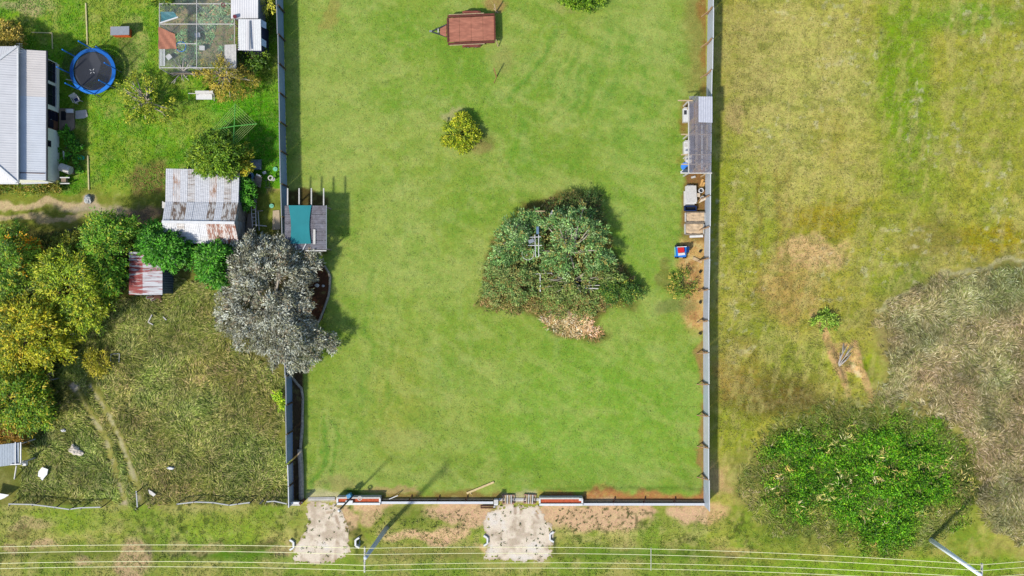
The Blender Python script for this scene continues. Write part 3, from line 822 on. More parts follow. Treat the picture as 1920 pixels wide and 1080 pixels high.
tree('golden_shrub', 'golden-brown shrub at the north-west corner of the house', 'shrub', (20,66), oval(18,64,26,22), 0.8, 2.2, 140, 0.32, 24, [((160,140,46),3), ((124,118,36),3), ((184,160,80),2), ((80,84,26),2)], 0.19, 0.075, r0=0.07, nl=6, part='foliage')
tree('flowering_sapling', 'spindly yellow-leaved sapling beside the left fence at the top', 'shrub', (505,18), [(494,0),(505,-14),(516,-6),(516,14),(510,26),(500,22)], 0.5, 2.2, 26, 0.22, 18, [((200,196,70),3), ((160,170,50),2)], 0.18, 0.07, r0=0.04, nl=9, mat=BARKG, part='foliage')
tree('vegetable_bush', 'leafy green garden bushes along the east wall of the house', 'shrub', (128,275), [(110,252),(124,246),(137,258),(146,275),(152,300),(142,322),(126,304),(112,298),(110,270)], 0.15, 0.8, 110, 0.26, 24, [((74,140,24),4), ((104,164,40),3), ((40,92,20),3)], 0.2, 0.11, r0=0.04, nl=8, part='foliage')
tree('foundation_shrub', 'olive shrubs in the bed along the south gutter of the house', 'shrub', (55,352), [(-20,345),(40,343),(108,343),(112,358),(80,362),(30,360),(-20,362)], 0.2, 0.8, 190, 0.26, 22, [((128,120,36),3), ((96,104,30),3), ((80,110,26),3), ((156,136,60),1)], 0.17, 0.07, r0=0.04, nl=8, part='foliage')
tree('ladder_shrub', 'bright green shrub squeezed against the east wall of the rusty shed', 'shrub', (460,362), [(450,335),(465,338),(474,355),(470,380),(458,388),(449,370)], 0.8, 2.0, 100, 0.28, 26, GREEN, 0.2, 0.09, r0=0.05, nl=5, part='foliage')
tree('yellow_shrub', 'small bright yellow-green shrub left of the steel fence below the silver tree', 'shrub', (526,752), oval(526,752,8,11), 0.3, 0.9, 26, 0.2, 24, [((178,200,40),3), ((140,180,36),2)], 0.18, 0.07, r0=0.03, nl=3, part='foliage')
# --- yard
tree('lone_shrub', 'lone rounded yellow-green shrub in the open lawn below the trailer', 'shrub', (866,256), [(834,236),(844,224),(862,217),(882,226),(898,240),(902,254),(888,266),(882,279),(866,284),(852,276),(836,270),(832,254)], 0.3, 1.5, 250, 0.3, 24, [((158,168,30),4), ((116,138,24),4), ((190,186,48),2.2), ((76,98,20),2.5)], 0.17, 0.075, r0=0.08, nl=8, part='foliage', lump=0.65, spray=0.3)
tree('edge_shrub', 'dark green round shrub cut by the top edge of the yard', 'shrub', (1092,-4), [(1056,-30),(1128,-30),(1128,-2),(1115,14),(1095,19),(1072,14),(1058,2)], 0.35, 1.5, 190, 0.3, 26, [((92,130,24),4), ((120,148,34),3), ((60,92,18),3)], 0.18, 0.08, r0=0.07, nl=6, part='foliage')
# trees and scrub of the garden island
tree('gum_tree', 'blue-green gum tree at the heart of the garden island', 'tree', (1062,470), [(1000,455),(1004,418),(1036,398),(1075,390),(1108,392),(1124,420),(1134,455),(1146,492),(1110,512),(1050,516),(1010,500)], 1.2, 3.6, 470, 0.38, 26, GUM, 0.22, 0.075, r0=0.18, nl=20, mat=BARKG, lump=0.8, poke=0.7)
tree('gum_tree', 'grey-green gum tree at the upper left of the garden island', 'tree', (955,440), [(926,470),(940,430),(968,408),(1000,400),(1016,420),(1006,455),(992,485),(950,495),(926,490)], 1.0, 2.9, 320, 0.36, 26, GUM, 0.21, 0.075, r0=0.13, nl=14, mat=BARKG, lump=0.75, poke=0.5)
tree('gum_tree', 'pale green scrubby gum at the lower left corner of the garden island', 'tree', (945,515), [(908,545),(916,490),(950,482),(985,486),(1012,500),(1010,540),(975,562),(912,566)], 0.7, 2.1, 300, 0.34, 26, [((120,146,78),4), ((94,124,58),3), ((150,156,88),2), ((132,120,62),2)], 0.2, 0.07, r0=0.07, nl=9, lump=0.6)
tree('dark_shrub', 'dark green shrub on the eastern point of the garden island', 'shrub', (1170,550), [(1120,530),(1146,506),(1172,520),(1203,546),(1195,566),(1160,570),(1130,560)], 0.4, 1.6, 170, 0.3, 26, [((62,96,34),4), ((92,122,40),3), ((140,144,54),1)], 0.18, 0.075, r0=0.06, nl=6, part='foliage')
tree('dry_shrub', 'brown dry shrub at the northern tip of the garden island', 'shrub', (1092,385), [(1040,385),(1060,372),(1100,364),(1122,372),(1126,400),(1130,425),(1100,412),(1050,400)], 0.5, 1.6, 160, 0.32, 24, [((90,88,42),3), ((74,90,38),4), ((120,106,60),1), ((70,100,46),3)], 0.18, 0.06, r0=0.05, nl=7, part='foliage')
tree('dry_shrub', 'olive-brown scrub across the lower middle of the garden island', 'shrub', (1065,545), [(1000,545),(1040,530),(1090,528),(1150,535),(1160,552),(1130,572),(1090,590),(1040,592),(1005,575)], 0.25, 1.0, 260, 0.32, 24, [((138,126,64),3), ((108,122,54),4), ((166,146,90),1.5), ((116,146,72),4)], 0.18, 0.055, r0=0.05, nl=12, part='foliage', lump=0.6)
tree('dry_shrub', 'brown-green scrub at the lower left foot of the garden island', 'shrub', (935,562), [(902,572),(910,545),(950,548),(1000,560),(1010,580),(960,582),(920,582)], 0.2, 0.9, 190, 0.3, 24, [((128,118,58),4), ((98,112,48),3), ((156,132,82),2)], 0.17, 0.055, r0=0.04, nl=8, part='foliage', lump=0.6)
tree('low_shrub', 'low yellow-green plant in the sandy bed beside the right fence', 'shrub', (1277,528), [(1252,545),(1262,515),(1280,505),(1300,510),(1303,535),(1290,552),(1265,556)], 0.2, 0.9, 80, 0.28, 22, [((112,132,40),4), ((84,112,32),3), ((196,172,80),2)], 0.2, 0.055, r0=0.04, nl=6, part='foliage')
# --- paddock
tree('seedling_bush', 'fresh green bush at the head of the trench in the right paddock', 'shrub', (1543,604), oval(1543,604,20,15), 0.2, 0.8, 60, 0.26, 22, [((128,164,50),3), ((156,176,70),2), ((98,130,40),2)], 0.19, 0.08, r0=0.03, nl=4, part='foliage')

tree('gum_tree', 'olive-green low gum filling the lower middle of the garden island', 'tree', (1075,525), [(1000,510),(1040,496),(1100,494),(1150,500),(1168,520),(1140,548),(1090,560),(1040,562),(1004,545)], 0.6, 1.9, 320, 0.34, 26, [((128,146,74),4), ((104,126,58),3), ((154,162,96),1.5), ((140,124,66),2), ((82,104,48),2)], 0.2, 0.07, r0=0.12, nl=16, mat=BARKG, lump=0.75, poke=0.5)
# --- dead twig bush by the aviary
def bare(name, label, base, n, L, r, mat, up=0.5, arc=(0.0, 2*math.pi)):
    b = G(*base); root = thing(name, label, 'shrub', b); mb = MB()
    for k in range(n):
        a = arc[0]+arc[1]*(k+random.random()*0.6)/n; l = L*random.uniform(0.6, 1.1)
        e = Vector((math.cos(a)*l, math.sin(a)*l, l*up*random.uniform(0.7,1.3)))
        q = b+e*0.55+Vector((random.uniform(-.08,.08), random.uniform(-.08,.08), 0.06))
        mb.tube([b, q, b+e], [r, r*0.6, r*0.2], 5)
        for j in range(2):
            mb.tube([q, q+e*0.35+Vector((random.uniform(-.3,.3), random.uniform(-.3,.3), 0.1))], [r*0.5, r*0.15], 4)
    mb.build('branches', mat, root, smooth=True)
    return root
bare('dead_shrub', 'bare white-twigged dead shrub below the netted aviary', (343,134), 12, 1.25, 0.07, solid('dead_twig', (214,206,194), 0.9))
bare('dead_branch', 'grey dead branch lying across the trench in the right paddock', (1570,690), 7, 2.0, 0.06, solid('grey_twig', (190,182,172), 0.9), 0.12, (0.75, 0.8))
bare('dead_shrub', 'pale bare branches sticking out of the garden island above the gum', (1072,428), 6, 0.9, 0.03, solid('dead_twig', (214,206,194)), 2.6)

# ---------------------------------------------------------------- grasses (nobody could count these)
def blades(name, label, poly, n, L, W, pal, lean=1.1, seed=1, feather=14, clump=5.0, dens=None, flow=70, cat='grass', zoff=0.0, up=0.35, mix_ground=0.0):
    p = pts_in(poly, int(n/6*1.5)); x, y = p[:, 0], p[:, 1]
    d = sdpoly(x, y, poly)+feather*0.8*fbm(x, y, 30, 3, seed)
    k = rng.random(len(x)) < sstep(-feather*0.2, feather, d)
    if dens is not None: k &= rng.random(len(x)) < dens(x, y)
    x, y = x[k], y[k]; m = len(x); per = 6
    hv = fbm(x, y, 75, 3, seed+6)[:, None]
    colr = palette_pick(pal, m)*(1+0.28*fbm(x, y, 40, 3, seed+5))[:, None]*(1+hv*np.array([[0.16, -0.02, 0.10]]))
    if mix_ground: colr = colr*(1-mix_ground)+paint(x, y)*mix_ground
    x = np.repeat(x, per)+rng.normal(0, clump*0.4, m*per); y = np.repeat(y, per)+rng.normal(0, clump*0.4, m*per)
    N = m*per
    a = fbm(x, y, flow, 2, seed+1)*3.6+rng.normal(0, 0.55, N)+0.8
    z = height(x, y)+zoff*rng.random(N)
    P = to_world(x, y, z)
    D = np.stack([np.cos(a)*lean, np.sin(a)*lean, np.full(N, 1.0)*rng.uniform(0.2, 1.1, N)*up*2], 1)
    Nr = rng.normal(size=(N, 3))*0.5; Nr[:, 2] += 0.9
    C = np.repeat(colr, per, 0)*rng.uniform(0.7, 1.3, (N, 1))
    return leaf_mesh(name, P, D, L*rng.uniform(0.5, 1.4, N), W*rng.uniform(0.6, 1.4, N), np.clip(C, 0, .9), Nr, droop=0.25, mat=BLADE, kind='stuff', label=label, cat=cat)
blades('rank_grass', 'rank olive grass of the vacant lot at the lower left', ROUGH, 95000, 0.42, 0.05, [((132,138,60),4), ((106,118,44),4), ((160,156,90),3), ((76,88,32),3), ((144,134,86),1.5)], seed=61,
       dens=lambda x, y: 1-1.0*np.maximum(sstep(13, 7, dist_line(x, y, [(128,718),(150,742),(172,782),(196,826),(212,870),(226,910),(233,952)])), sstep(13, 7, dist_line(x, y, [(168,715),(182,742),(208,790),(226,830),(246,880),(258,918),(266,952)]))))
blades('dry_grass', 'dry straw-coloured rank grass covering the lower right paddock', DRY, 100000, 0.5, 0.045, [((166,154,110),4), ((142,132,90),3.5), ((192,182,144),2), ((124,130,66),3), ((96,92,52),2)], seed=71, flow=45, feather=44, mix_ground=0.25)
blades('dry_grass_fringe', 'straggling dry and green grass around the weed mound', [(1385,880),(1415,810),(1470,770),(1560,750),(1660,740),(1720,765),(1830,820),(1850,960),(1790,1030),(1690,1040),(1560,1030),(1430,1000),(1395,985),(1385,930)], 34000, 0.42, 0.045, [((126,136,54),4), ((150,144,88),2), ((92,118,36),4), ((176,168,124),0.7)], seed=81, feather=30, flow=40, mix_ground=0.45)
def weed_mound():
    N = 120000
    big = [(1630+(a-1630)*1.16, 905+(b-905)*1.16) for a, b in MOUND]
    p = pts_in(big, N); x, y = p[:, 0], p[:, 1]
    d = sdpoly(x, y, MOUND)+10+46*fbm(x, y, 42, 4, 91)-40*sstep(40, 18, np.hypot(x-1750, y-1010))
    k = rng.random(N) < sstep(-12, 62, d); x, y = x[k], y[k]; d = d[k]; N = len(x)
    lump = fbm(x, y, 22, 3, 92)
    z = height(x, y)+0.45*np.clip(0.5+0.9*lump, 0.02, 1.2)*rng.random(N)**0.4*(0.25+0.75*sstep(0, 70, d))+0.03
    C = palette_pick([((86,144,12),5), ((66,118,8),4), ((120,170,26),2.8), ((38,72,8),4), ((140,160,40),0.8), ((176,168,80),0.15)], N)*rng.uniform(0.75, 1.25, (N, 1))
    e = (sstep(55, 0, d)*rng.random(N))[:, None]; C = C*(1-e)+np.array([lin((146,138,64), K*0.6)])*e; C = C*(1+0.3*fbm(x, y, 16, 3, 93))[:, None]
    D = rng.normal(size=(N, 3)); D[:, 2] = 0.25+0.3*rng.random(N)
    Nr = rng.normal(size=(N, 3))*0.6; Nr[:, 2] += 0.8
    leaf_mesh('green_weeds', to_world(x, y, z), D, 0.19*rng.uniform(0.6, 1.5, N), 0.075*rng.uniform(0.6, 1.4, N), np.clip(C, 0, .9), Nr, droop=0.3, kind='stuff', label='bright green weeds smothering the mound in the lower right paddock', cat='weeds')
weed_mound()
blades('mound_straw', 'yellow dead stalks poking through the green weed mound', MOUND, 2400, 0.5, 0.04, [((210,190,110),3), ((184,168,84),2), ((220,206,150),1)], seed=95, zoff=0.5, flow=20, up=0.6, clump=9,
       dens=lambda x, y: sstep(0.1, 0.5, fbm(x, y, 35, 2, 96)))
blades('island_litter', 'leaf litter and dry grass under the garden island trees', BED, 26000, 0.3, 0.05, [((136,120,64),4), ((104,108,46),3), ((176,150,98),2), ((92,122,54),3)], seed=101, feather=10, flow=25)
blades('paddock_grass', 'short patchy grass of the right paddock', [(1345,-30),(1960,-30),(1960,490),(1800,505),(1650,575),(1630,700),(1640,745),(1440,800),(1345,860)], 70000, 0.16, 0.045, [((160,168,84),4), ((134,152,56),3), ((186,180,122),3), ((112,134,44),2)], seed=111, flow=60, mix_ground=0.85, clump=6)
blades('garden_grass', 'lush bright green grass of the neighbour garden at the upper left', [(-30,-30),(530,-30),(534,350),(500,350),(450,330),(360,330),(300,365),(-30,362)], 50000, 0.16, 0.05, [((98,160,20),4), ((140,170,48),3), ((72,136,14),3)], seed=121, flow=50, mix_ground=0.5,
       dens=lambda x, y: 1-sstep(296, 300, x)*sstep(446, 442, x)*sstep(130, 126, y)*0.6)
blades('verge_grass', 'uneven grass along the street verge at the bottom', [(-30,950),(540,948),(570,960),(540,1000),(540,1060),(700,1062),(690,960),(900,960),(902,1060),(1045,1060),(1045,990),(1350,960),(1420,1000),(1960,1050),(1960,1120),(-30,1120)], 40000, 0.15, 0.045, [((138,162,50),4), ((112,154,32),3), ((170,170,90),2)], seed=131, flow=50, mix_ground=0.7)
blades('lawn_grass', 'mown green grass of the fenced yard', [(536,-30),(1322,-30),(1316,600),(1316,915),(1000,915),(700,910),(575,925),(572,700),(640,660),(620,520),(612,350),(540,340)], 50000, 0.08, 0.045, [((142,176,82),3), ((120,166,60),3), ((172,188,112),2)], seed=141, flow=80, mix_ground=0.8, clump=6,
       dens=lambda x, y: 1-sstep(-4, 4, sdpoly(x, y, BED)))
def driveway_weeds(poly, n, label):
    p = pts_in(poly, n); per = 8
    x = np.repeat(p[:, 0], per)+rng.normal(0, 0.9, n*per); y = np.repeat(p[:, 1], per)+rng.normal(0, 0.9, n*per); N = n*per
    D = rng.normal(size=(N, 3)); D[:, 2] = np.abs(D[:, 2])*0.5+0.2
    Nr = rng.normal(size=(N, 3))*0.5; Nr[:, 2] += 1
    C = palette_pick([((78,92,34),3), ((60,70,30),3), ((104,96,54),1)], N)
    leaf_mesh('driveway_weeds', to_world(x, y, height(x, y)+0.01), D, 0.12*rng.uniform(.5, 1.4, N), 0.05*rng.uniform(.6, 1.4, N), C, Nr, mat=BLADE, kind='stuff', label=label, cat='weeds')
driveway_weeds(DRIVE_A, 34, 'dark weed tufts dotted over the left gravel driveway')
driveway_weeds(DRIVE_B, 40, 'dark weed tufts dotted over the gateway gravel driveway')
driveway_weeds([(1030,952),(1210,952),(1190,985),(1060,1000),(1042,985)], 60, 'green weed tufts on the bare orange verge in front of the right fence wall')
driveway_weeds([(700,960),(880,955),(890,1030),(720,1030)], 60, 'weed tufts on the patchy verge between the two driveways')
# ---------------------------------------------------------------- shared finishes
WHITE = solid('white_paint', (238,238,236), 0.5, var=0.1)
OFFW = solid('weathered_white', (218,214,206), 0.7, var=0.16)
ZINC = solid('pale_zinc_roof', (236,234,234), 0.6, var=0.07, scale=1.2, spec=0.2)
ZINCB = solid('bluish_zinc_roof', (222,226,232), 0.6, var=0.06, scale=1.2, spec=0.2)
ZINCP = solid('dusty_zinc_roof', (230,222,216), 0.6, var=0.07, scale=1.2)
GREYST = solid('grey_steel', (150,156,164), 0.5, var=0.12)
DARKST = solid('dark_steel', (62,64,70), 0.5, var=0.2)
CREAM = solid('cream_render', (224,224,204), 0.85, var=0.08, k=1.2)
BLACK = solid('black_plastic', (30,32,38), 0.5)
BLUEP = solid('blue_vinyl', (30,116,206), 0.45, var=0.1, k=1.5)
BLUED = solid('dark_blue_plastic', (28,52,104), 0.45)
TIMBER = solid('pale_timber', (206,180,140), 0.85, var=0.25, scale=5)
TIMBERG = solid('grey_timber', (160,146,128), 0.9, var=0.3, scale=5)
TIMBERB = solid('brown_timber', (124,82,58), 0.85, var=0.3, scale=5)
CONC = solid('concrete', (206,202,194), 0.9, var=0.15, scale=3, bump=0.2)
CONCB = solid('stained_concrete', (160,140,120), 0.9, var=0.25, scale=2.5)
GREENM = solid('green_enamel', (96,176,72), 0.5)
RUSTD = solid('rust_dark', (96,56,42), 0.8, var=0.3)
GLASS = solid('dark_window_glass', (34,38,58), 0.12, var=0.3, scale=2.0, spec=0.6)

def roof_plane(root, a0, a1, b0, b1, n, mats, part='roof_sheet', ribs=4, amp=0.014, th=0.03, gap=0.006, wob=0.0):
    """n sheets side by side from a0->a1, ribs run a->b"""
    a0, a1, b0, b1 = map(Vector, (a0, a1, b0, b1))
    out = []
    for k in range(n):
        t0 = k/n+gap/2/n; t1 = (k+1)/n-gap/2/n
        w = Vector((0, 0, random.uniform(-wob, wob)))
        m = mats[k % len(mats)] if not callable(mats) else mats(k)
        out.append(MB().ribbed(a0.lerp(a1, t0)+w, a0.lerp(a1, t1)+w, b0.lerp(b1, t0)+w, b0.lerp(b1, t1)+w, ribs, amp, th).build(part, m, root))
    return out

# ---------------------------------------------------------------- house at the left edge
def house():
    wx = G(111,0).x                      # east wall plane
    yN = G(0,95,2.6).y-0.35; yS = G(0,338,2.6).y+0.2
    ze = 2.6
    root = thing('house', 'cream house with pale zinc roofs cut by the left edge', 'house', (wx-6, (yN+yS)/2, 0))
    # east wall, with openings
    xi = wx-0.12
    mb = MB()
    def wall(y0, y1, z0, z1): mb.box(((xi+wx)/2, (y0+y1)/2, (z0+z1)/2), (wx-xi, abs(y1-y0), z1-z0))
    w1a, w1b = G(0,114,1.2).y, G(0,152,1.2).y; w2a, w2b = G(0,158,1.2).y, G(0,197,1.2).y
    da, db = G(0,205,1.2).y, G(0,241,1.2).y; sa, sb = G(0,262,1.6).y, G(0,274,1.6).y
    zs, zt = 0.55, 2.1
    wall(yN, w1a, -0.1, ze); wall(w1b, w2a, -0.1, ze); wall(w2b, da, -0.1, ze); wall(db, sa, -0.1, ze); wall(sb, yS, -0.1, ze)
    for a, b in ((w1a, w1b), (w2a, w2b)): wall(a, b, -0.1, zs); wall(a, b, zt, ze)
    wall(da, db, 2.15, ze); wall(sa, sb, -0.1, 1.1); wall(sa, sb, 1.9, ze)
    mb.box((wx-4.5, yN+0.06, 1.25), (8.7, 0.11, 2.7)); mb.box((wx-4.5, yS-0.06, 1.25), (8.7, 0.11, 2.7))
    mb.build('wall', CREAM, root)
    for a, b, z0, z1, nm in ((w1a, w1b, zs, zt, 2), (w2a, w2b, zs, zt, 2), (sa, sb, 1.1, 1.9, 1)):
        f = MB(); cy = (a+b)/2; wy = abs(b-a)
        for yy in (a, b): f.box((wx-0.03, yy+(0.03 if yy < cy else -0.03), (z0+z1)/2), (0.1, 0.055, z1-z0))
        f.box((wx-0.03, cy, z0+0.03), (0.1, wy-0.12, 0.055)); f.box((wx-0.03, cy, z1-0.03), (0.1, wy-0.12, 0.055))
        if nm == 2: f.box((wx-0.03, cy, (z0+z1)/2), (0.08, 0.05, z1-z0-0.12))
        wi = f.build('window', DARKST, root)
        for q in range(nm):
            ww = (wy-0.14)/nm
            MB().box((wx-0.06, a-0.07-ww*(q+0.5), (z0+z1)/2), (0.02, ww-0.03, z1-z0-0.12)).build('pane', GLASS, wi)
        if nm == 2:
            MB().box((wx+0.045, cy, z0-0.02), (0.12, wy+0.1, 0.05)).build('sill', WHITE, wi)
            MB().box((xi-0.5, cy+0.2, z0+0.3), (0.5, 0.5, 0.3), 0.4).build('curtain', OFFW, wi)
    d = MB(); d.box((wx-0.08, (da+db)/2, 1.03), (0.05, abs(db-da)-0.04, 2.2)); do = d.build('door', TIMBERB, root)
    MB().box((wx-0.045, da-0.42, 1.05), (0.02, 0.72, 1.8)).build('pane', GLASS, do)
    MB().box((wx-0.045, db+0.42, 1.3), (0.02, 0.66, 1.2)).build('pane', GLASS, do)
    MB().box((wx-0.02, (da+db)/2, 1.05), (0.04, 0.05, 0.1)).build('handle', GREYST, do)
    # lower roof: falls to the east, sheets side by side from north to south
    xe = G(86,0,2.55).x; xw = G(32,0,3.05).x
    n = G(0,95,2.6).y; s = G(0,338,2.6).y
    roof_plane(root, (xe, s, 2.55), (xe, n, 2.55), (xw-0.25, s, 3.02), (xw-0.25, n, 3.02), 14, lambda k: ZINCB if k < 9 else ZINCP, ribs=4, amp=0.009)
    MB().beam((xe+0.05, s, 2.5), (xe+0.05, n, 2.5), 0.11, 0.1).build('gutter', DARKST, root)
    MB().beam((xw-0.1, s+0.55, 2.988), (xe-0.05, s+0.55, 2.615), 0.06, 0.03).build('flashing', RUSTD, root)
    # main roof, higher, hipped at the south end
    x2 = G(31,0,3.35).x; n2 = G(0,87,3.3).y; s2 = G(0,342,3.3).y; rx = x2-5.4; zr = 5.0
    e0 = Vector((x2, s2, 3.32)); e1 = Vector((x2, n2, 3.32)); r0 = Vector((rx, s2+5.4, zr)); r1 = Vector((rx, n2-5.4, zr))
    nb = 14
    def ridge(y):      # top edge of the east plane at y
        t = min((y-s2)/5.4, (n2-y)/5.4, 1.0); t = max(t, 0.02)
        return Vector((x2+(rx-x2)*t, y, 3.32+(zr-3.32)*t))
    for k in range(nb):
        ya = s2+(n2-s2)*k/nb+0.004; yb = s2+(n2-s2)*(k+1)/nb-0.004
        MB().ribbed((x2, ya, 3.32), (x2, yb, 3.32), ridge(ya), ridge(yb), 4, 0.009, 0.03).build('roof_sheet', ZINC, root)
    for k in range(8):
        xa = x2-k*0.675-0.004; xb = x2-(k+1)*0.675+0.004
        def rs(x): t = max((x2-x)/5.4, 0.02); return Vector((x, s2+5.4*t, 3.32+(zr-3.32)*t))
        MB().ribbed((xb, s2, 3.32), (xa, s2, 3.32), rs(xb), rs(xa), 4, 0.009, 0.03).build('roof_sheet', ZINC, root)
        def rn(x): t = max((x2-x)/5.4, 0.02); return Vector((x, n2-5.4*t, 3.32+(zr-3.32)*t))
        MB().ribbed((xa, n2, 3.32), (xb, n2, 3.32), rn(xa), rn(xb), 4, 0.009, 0.03).build('roof_sheet', ZINC, root)
    for k in range(nb):      # west fall of the main roof
        ya = s2+(n2-s2)*k/nb+0.004; yb = s2+(n2-s2)*(k+1)/nb-0.004; xw2 = rx-5.4
        ra, rb = ridge(ya), ridge(yb); ra.x = 2*rx-ra.x; rb.x = 2*rx-rb.x
        MB().ribbed((xw2, yb, 3.32), (xw2, ya, 3.32), rb, ra, 4, 0.009, 0.03).build('roof_sheet', ZINC, root)
    for k in range(8):
        xa = x2-10.8+k*0.675+0.004; xb = x2-10.8+(k+1)*0.675-0.004
        def ws(x, sgn, y0): t = max((x-(x2-10.8))/5.4, 0.02); return Vector((x, y0+sgn*5.4*t, 3.32+(zr-3.32)*t))
        MB().ribbed((xa, s2, 3.32), (xb, s2, 3.32), ws(xa, 1, s2), ws(xb, 1, s2), 4, 0.009, 0.03).build('roof_sheet', ZINC, root)
        MB().ribbed((xb, n2, 3.32), (xa, n2, 3.32), ws(xb, -1, n2), ws(xa, -1, n2), 4, 0.009, 0.03).build('roof_sheet', ZINC, root)
    MB().beam(e0+Vector((0,0,0.04)), r0+Vector((0,0,0.04)), 0.2, 0.05).build('ridge_cap', WHITE, root)
    MB().beam(e1+Vector((0,0,0.04)), r1+Vector((0,0,0.04)), 0.2, 0.05).build('ridge_cap', WHITE, root)
    MB().beam(e0+Vector((0.06,-0.05,-0.05)), e1+Vector((0.06,0.05,-0.05)), 0.12, 0.12).build('gutter', WHITE, root)
    MB().beam((x2-5.4, s2-0.07, 3.27), (x2+0.12, s2-0.07, 3.27), 0.12, 0.12).build('gutter', WHITE, root)
    MB().beam((x2, s2-0.02, 2.78), (xe+0.1, s2+0.1, 2.4), 0.1, 0.12).build('barge_board', WHITE, root)
    MB().box((x2-0.03, (s2+n2)/2, 3.12), (0.05, n2-s2-0.2, 0.3)).build('fascia', DARKST, root)
    # television aerial
    a = G(50,95,3.0); ae = MB().tube([a, a+Vector((0,0,0.9))], 0.02, 6).tube([a+Vector((-0.05,-.5,.8)), a+Vector((-0.05,.35,.8))], 0.012, 5)
    for q in range(5): ae.tube([a+Vector((-.3,-.4+q*.17,.8)), a+Vector((.2,-.4+q*.17,.8))], 0.009, 4)
    ae.build('aerial', GREYST, root)
house()

# things along the house wall
def simple(name, label, cat, mb, mat, **kw):
    return mb.build(name, mat, None, label=label, cat=cat, **kw)
p0, p1 = G(113,203), G(141,250)
t = thing('back_step', 'stained concrete landing with a dark mat outside the brown back door', 'step', (p0+p1)/2)
MB().prism([G(113,204)[:2], G(140,204)[:2], G(141,240)[:2], G(132,250)[:2], G(113,248)[:2]], -0.08, 0.16).build('slab', CONCB, t)
MB().box(G(119,217,0.17), (M(9), M(17), 0.02)).build('mat', BLACK, t)
t = thing('chest_box', 'small white lidded box on the concrete landing by the house', 'box', G(131,208,0.16))
MB().box(G(131,208,0.36), (M(11), M(6), 0.4)).build('body', OFFW, t); MB().box(G(131,208,0.575), (M(12), M(7), 0.03)).build('lid', WHITE, t)
simple('paving_slab', 'pale concrete slab in the grass at the foot of the landing', 'slab', MB().prism([G(142,208)[:2], G(162,206)[:2], G(165,218)[:2], G(158,222)[:2], G(142,223)[:2]], -0.08, 0.05), CONC)
def plastic_chair(label, px, py, rz, mat, dark=True, group=None):
    c = G(px, py); t = thing('garden_chair', label, 'chair', c, group); t.rotation_euler.z = rz
    def P(x, y, z): return Vector((c.x+x, c.y+y, z))
    MB().box(P(0,0,0.42), (0.5,0.48,0.05)).build('seat', mat, t)
    MB().hexa([P(-.25,.2,.42),P(.25,.2,.42),P(.25,.26,.42),P(-.25,.26,.42),P(-.27,.34,.85),P(.27,.34,.85),P(.27,.39,.85),P(-.27,.39,.85)]).build('backrest', mat, t)
    for sx in (-1, 1):
        for sy in (-1, 1): MB().beam(P(sx*.22,sy*.2,0.0), P(sx*.21,sy*.19,0.395), 0.05).build('leg', mat, t)
        MB().beam(P(sx*.27,-.22,0.64), P(sx*.27,.28,0.66), 0.05, 0.04).build('armrest', mat, t)
    if dark: MB().box(P(0,-.02,0.46), (0.3,0.26,0.03)).build('cushion', BLUED, t)
    return t
plastic_chair('white garden chair with a dark blue cushion between the trampoline and the landing', 149, 189, 0.5, OFFW)
plastic_chair('white plastic chair in the grass under the broad thicket tree', 137, 627, -0.5, OFFW, False)
# water heater
t = thing('water_tank', 'white cylindrical water tank lying on a stand at the south-east house corner', 'tank', G(121,322))
a, b = G(114,313,0.75), G(133,320,0.75)
MB().tube([a, b], 0.33, 20).build('cylinder', OFFW, t, smooth=False)
d = (b-a).normalized()
MB().tube([a-d*0.03, a-d*0.005], 0.2, 14).build('end_cap', GREYST, t)
for q in (0.25, 0.75):
    c = a.lerp(b, q); MB().box((c.x, c.y, 0.2), (0.12, 0.5, 0.42)).build('cradle', TIMBERG, t)
t = thing('gas_meter_stand', 'small white frame with pipes beside the house corner below the water tank', 'frame', G(122,338))
for x, y in ((114,333),(129,333),(129,344),(114,344)): MB().beam(G(x,y,-0.02), G(x,y,0.5), 0.06).build('leg', WHITE, t)
MB().box(G(121.5,333,0.54), (M(18),0.08,0.06)).build('rail', WHITE, t); MB().box(G(121.5,344,0.54), (M(18),0.08,0.06)).build('rail', WHITE, t); MB().box(G(121,338,0.35), (M(9),M(7),0.3)).build('meter_box', CONCB, t)
simple('pvc_cross', 'white plank standing in the garden bushes by the house', 'plank', MB().beam(G(120,300,0.0), G(119,284,0.9), 0.12, 0.05), WHITE)
simple('green_pot', 'small turquoise plastic pot on the grass by the garden bushes', 'pot', MB().tube([G(154,296,0), G(154,296,0.28)], [0.13,0.18], 12).ring(G(154,296), 0.15, 0.2, 0.26, 0.3, 14), solid('turquoise', (40,190,150), 0.5))
def edging(label, pts, w=0.1):
    mb = MB()
    for (a, b) in zip(pts[:-1], pts[1:]): mb.beam(G(a[0],a[1],0.02), G(b[0],b[1],0.02), w, 0.12)
    simple('garden_edging', label, 'edging', mb, solid('edging_board', (218,208,150), 0.9))
edging('pale timber edging strip in the grass above the trampoline', [(161,6),(163,50),(164,84)])
edging('pale timber edging strip in the grass south of the trampoline', [(165,292),(166,325),(167,356)])
edging('thin timber frame around the garden bed north of the house', [(60,61),(98,62),(99,92)], 0.07)

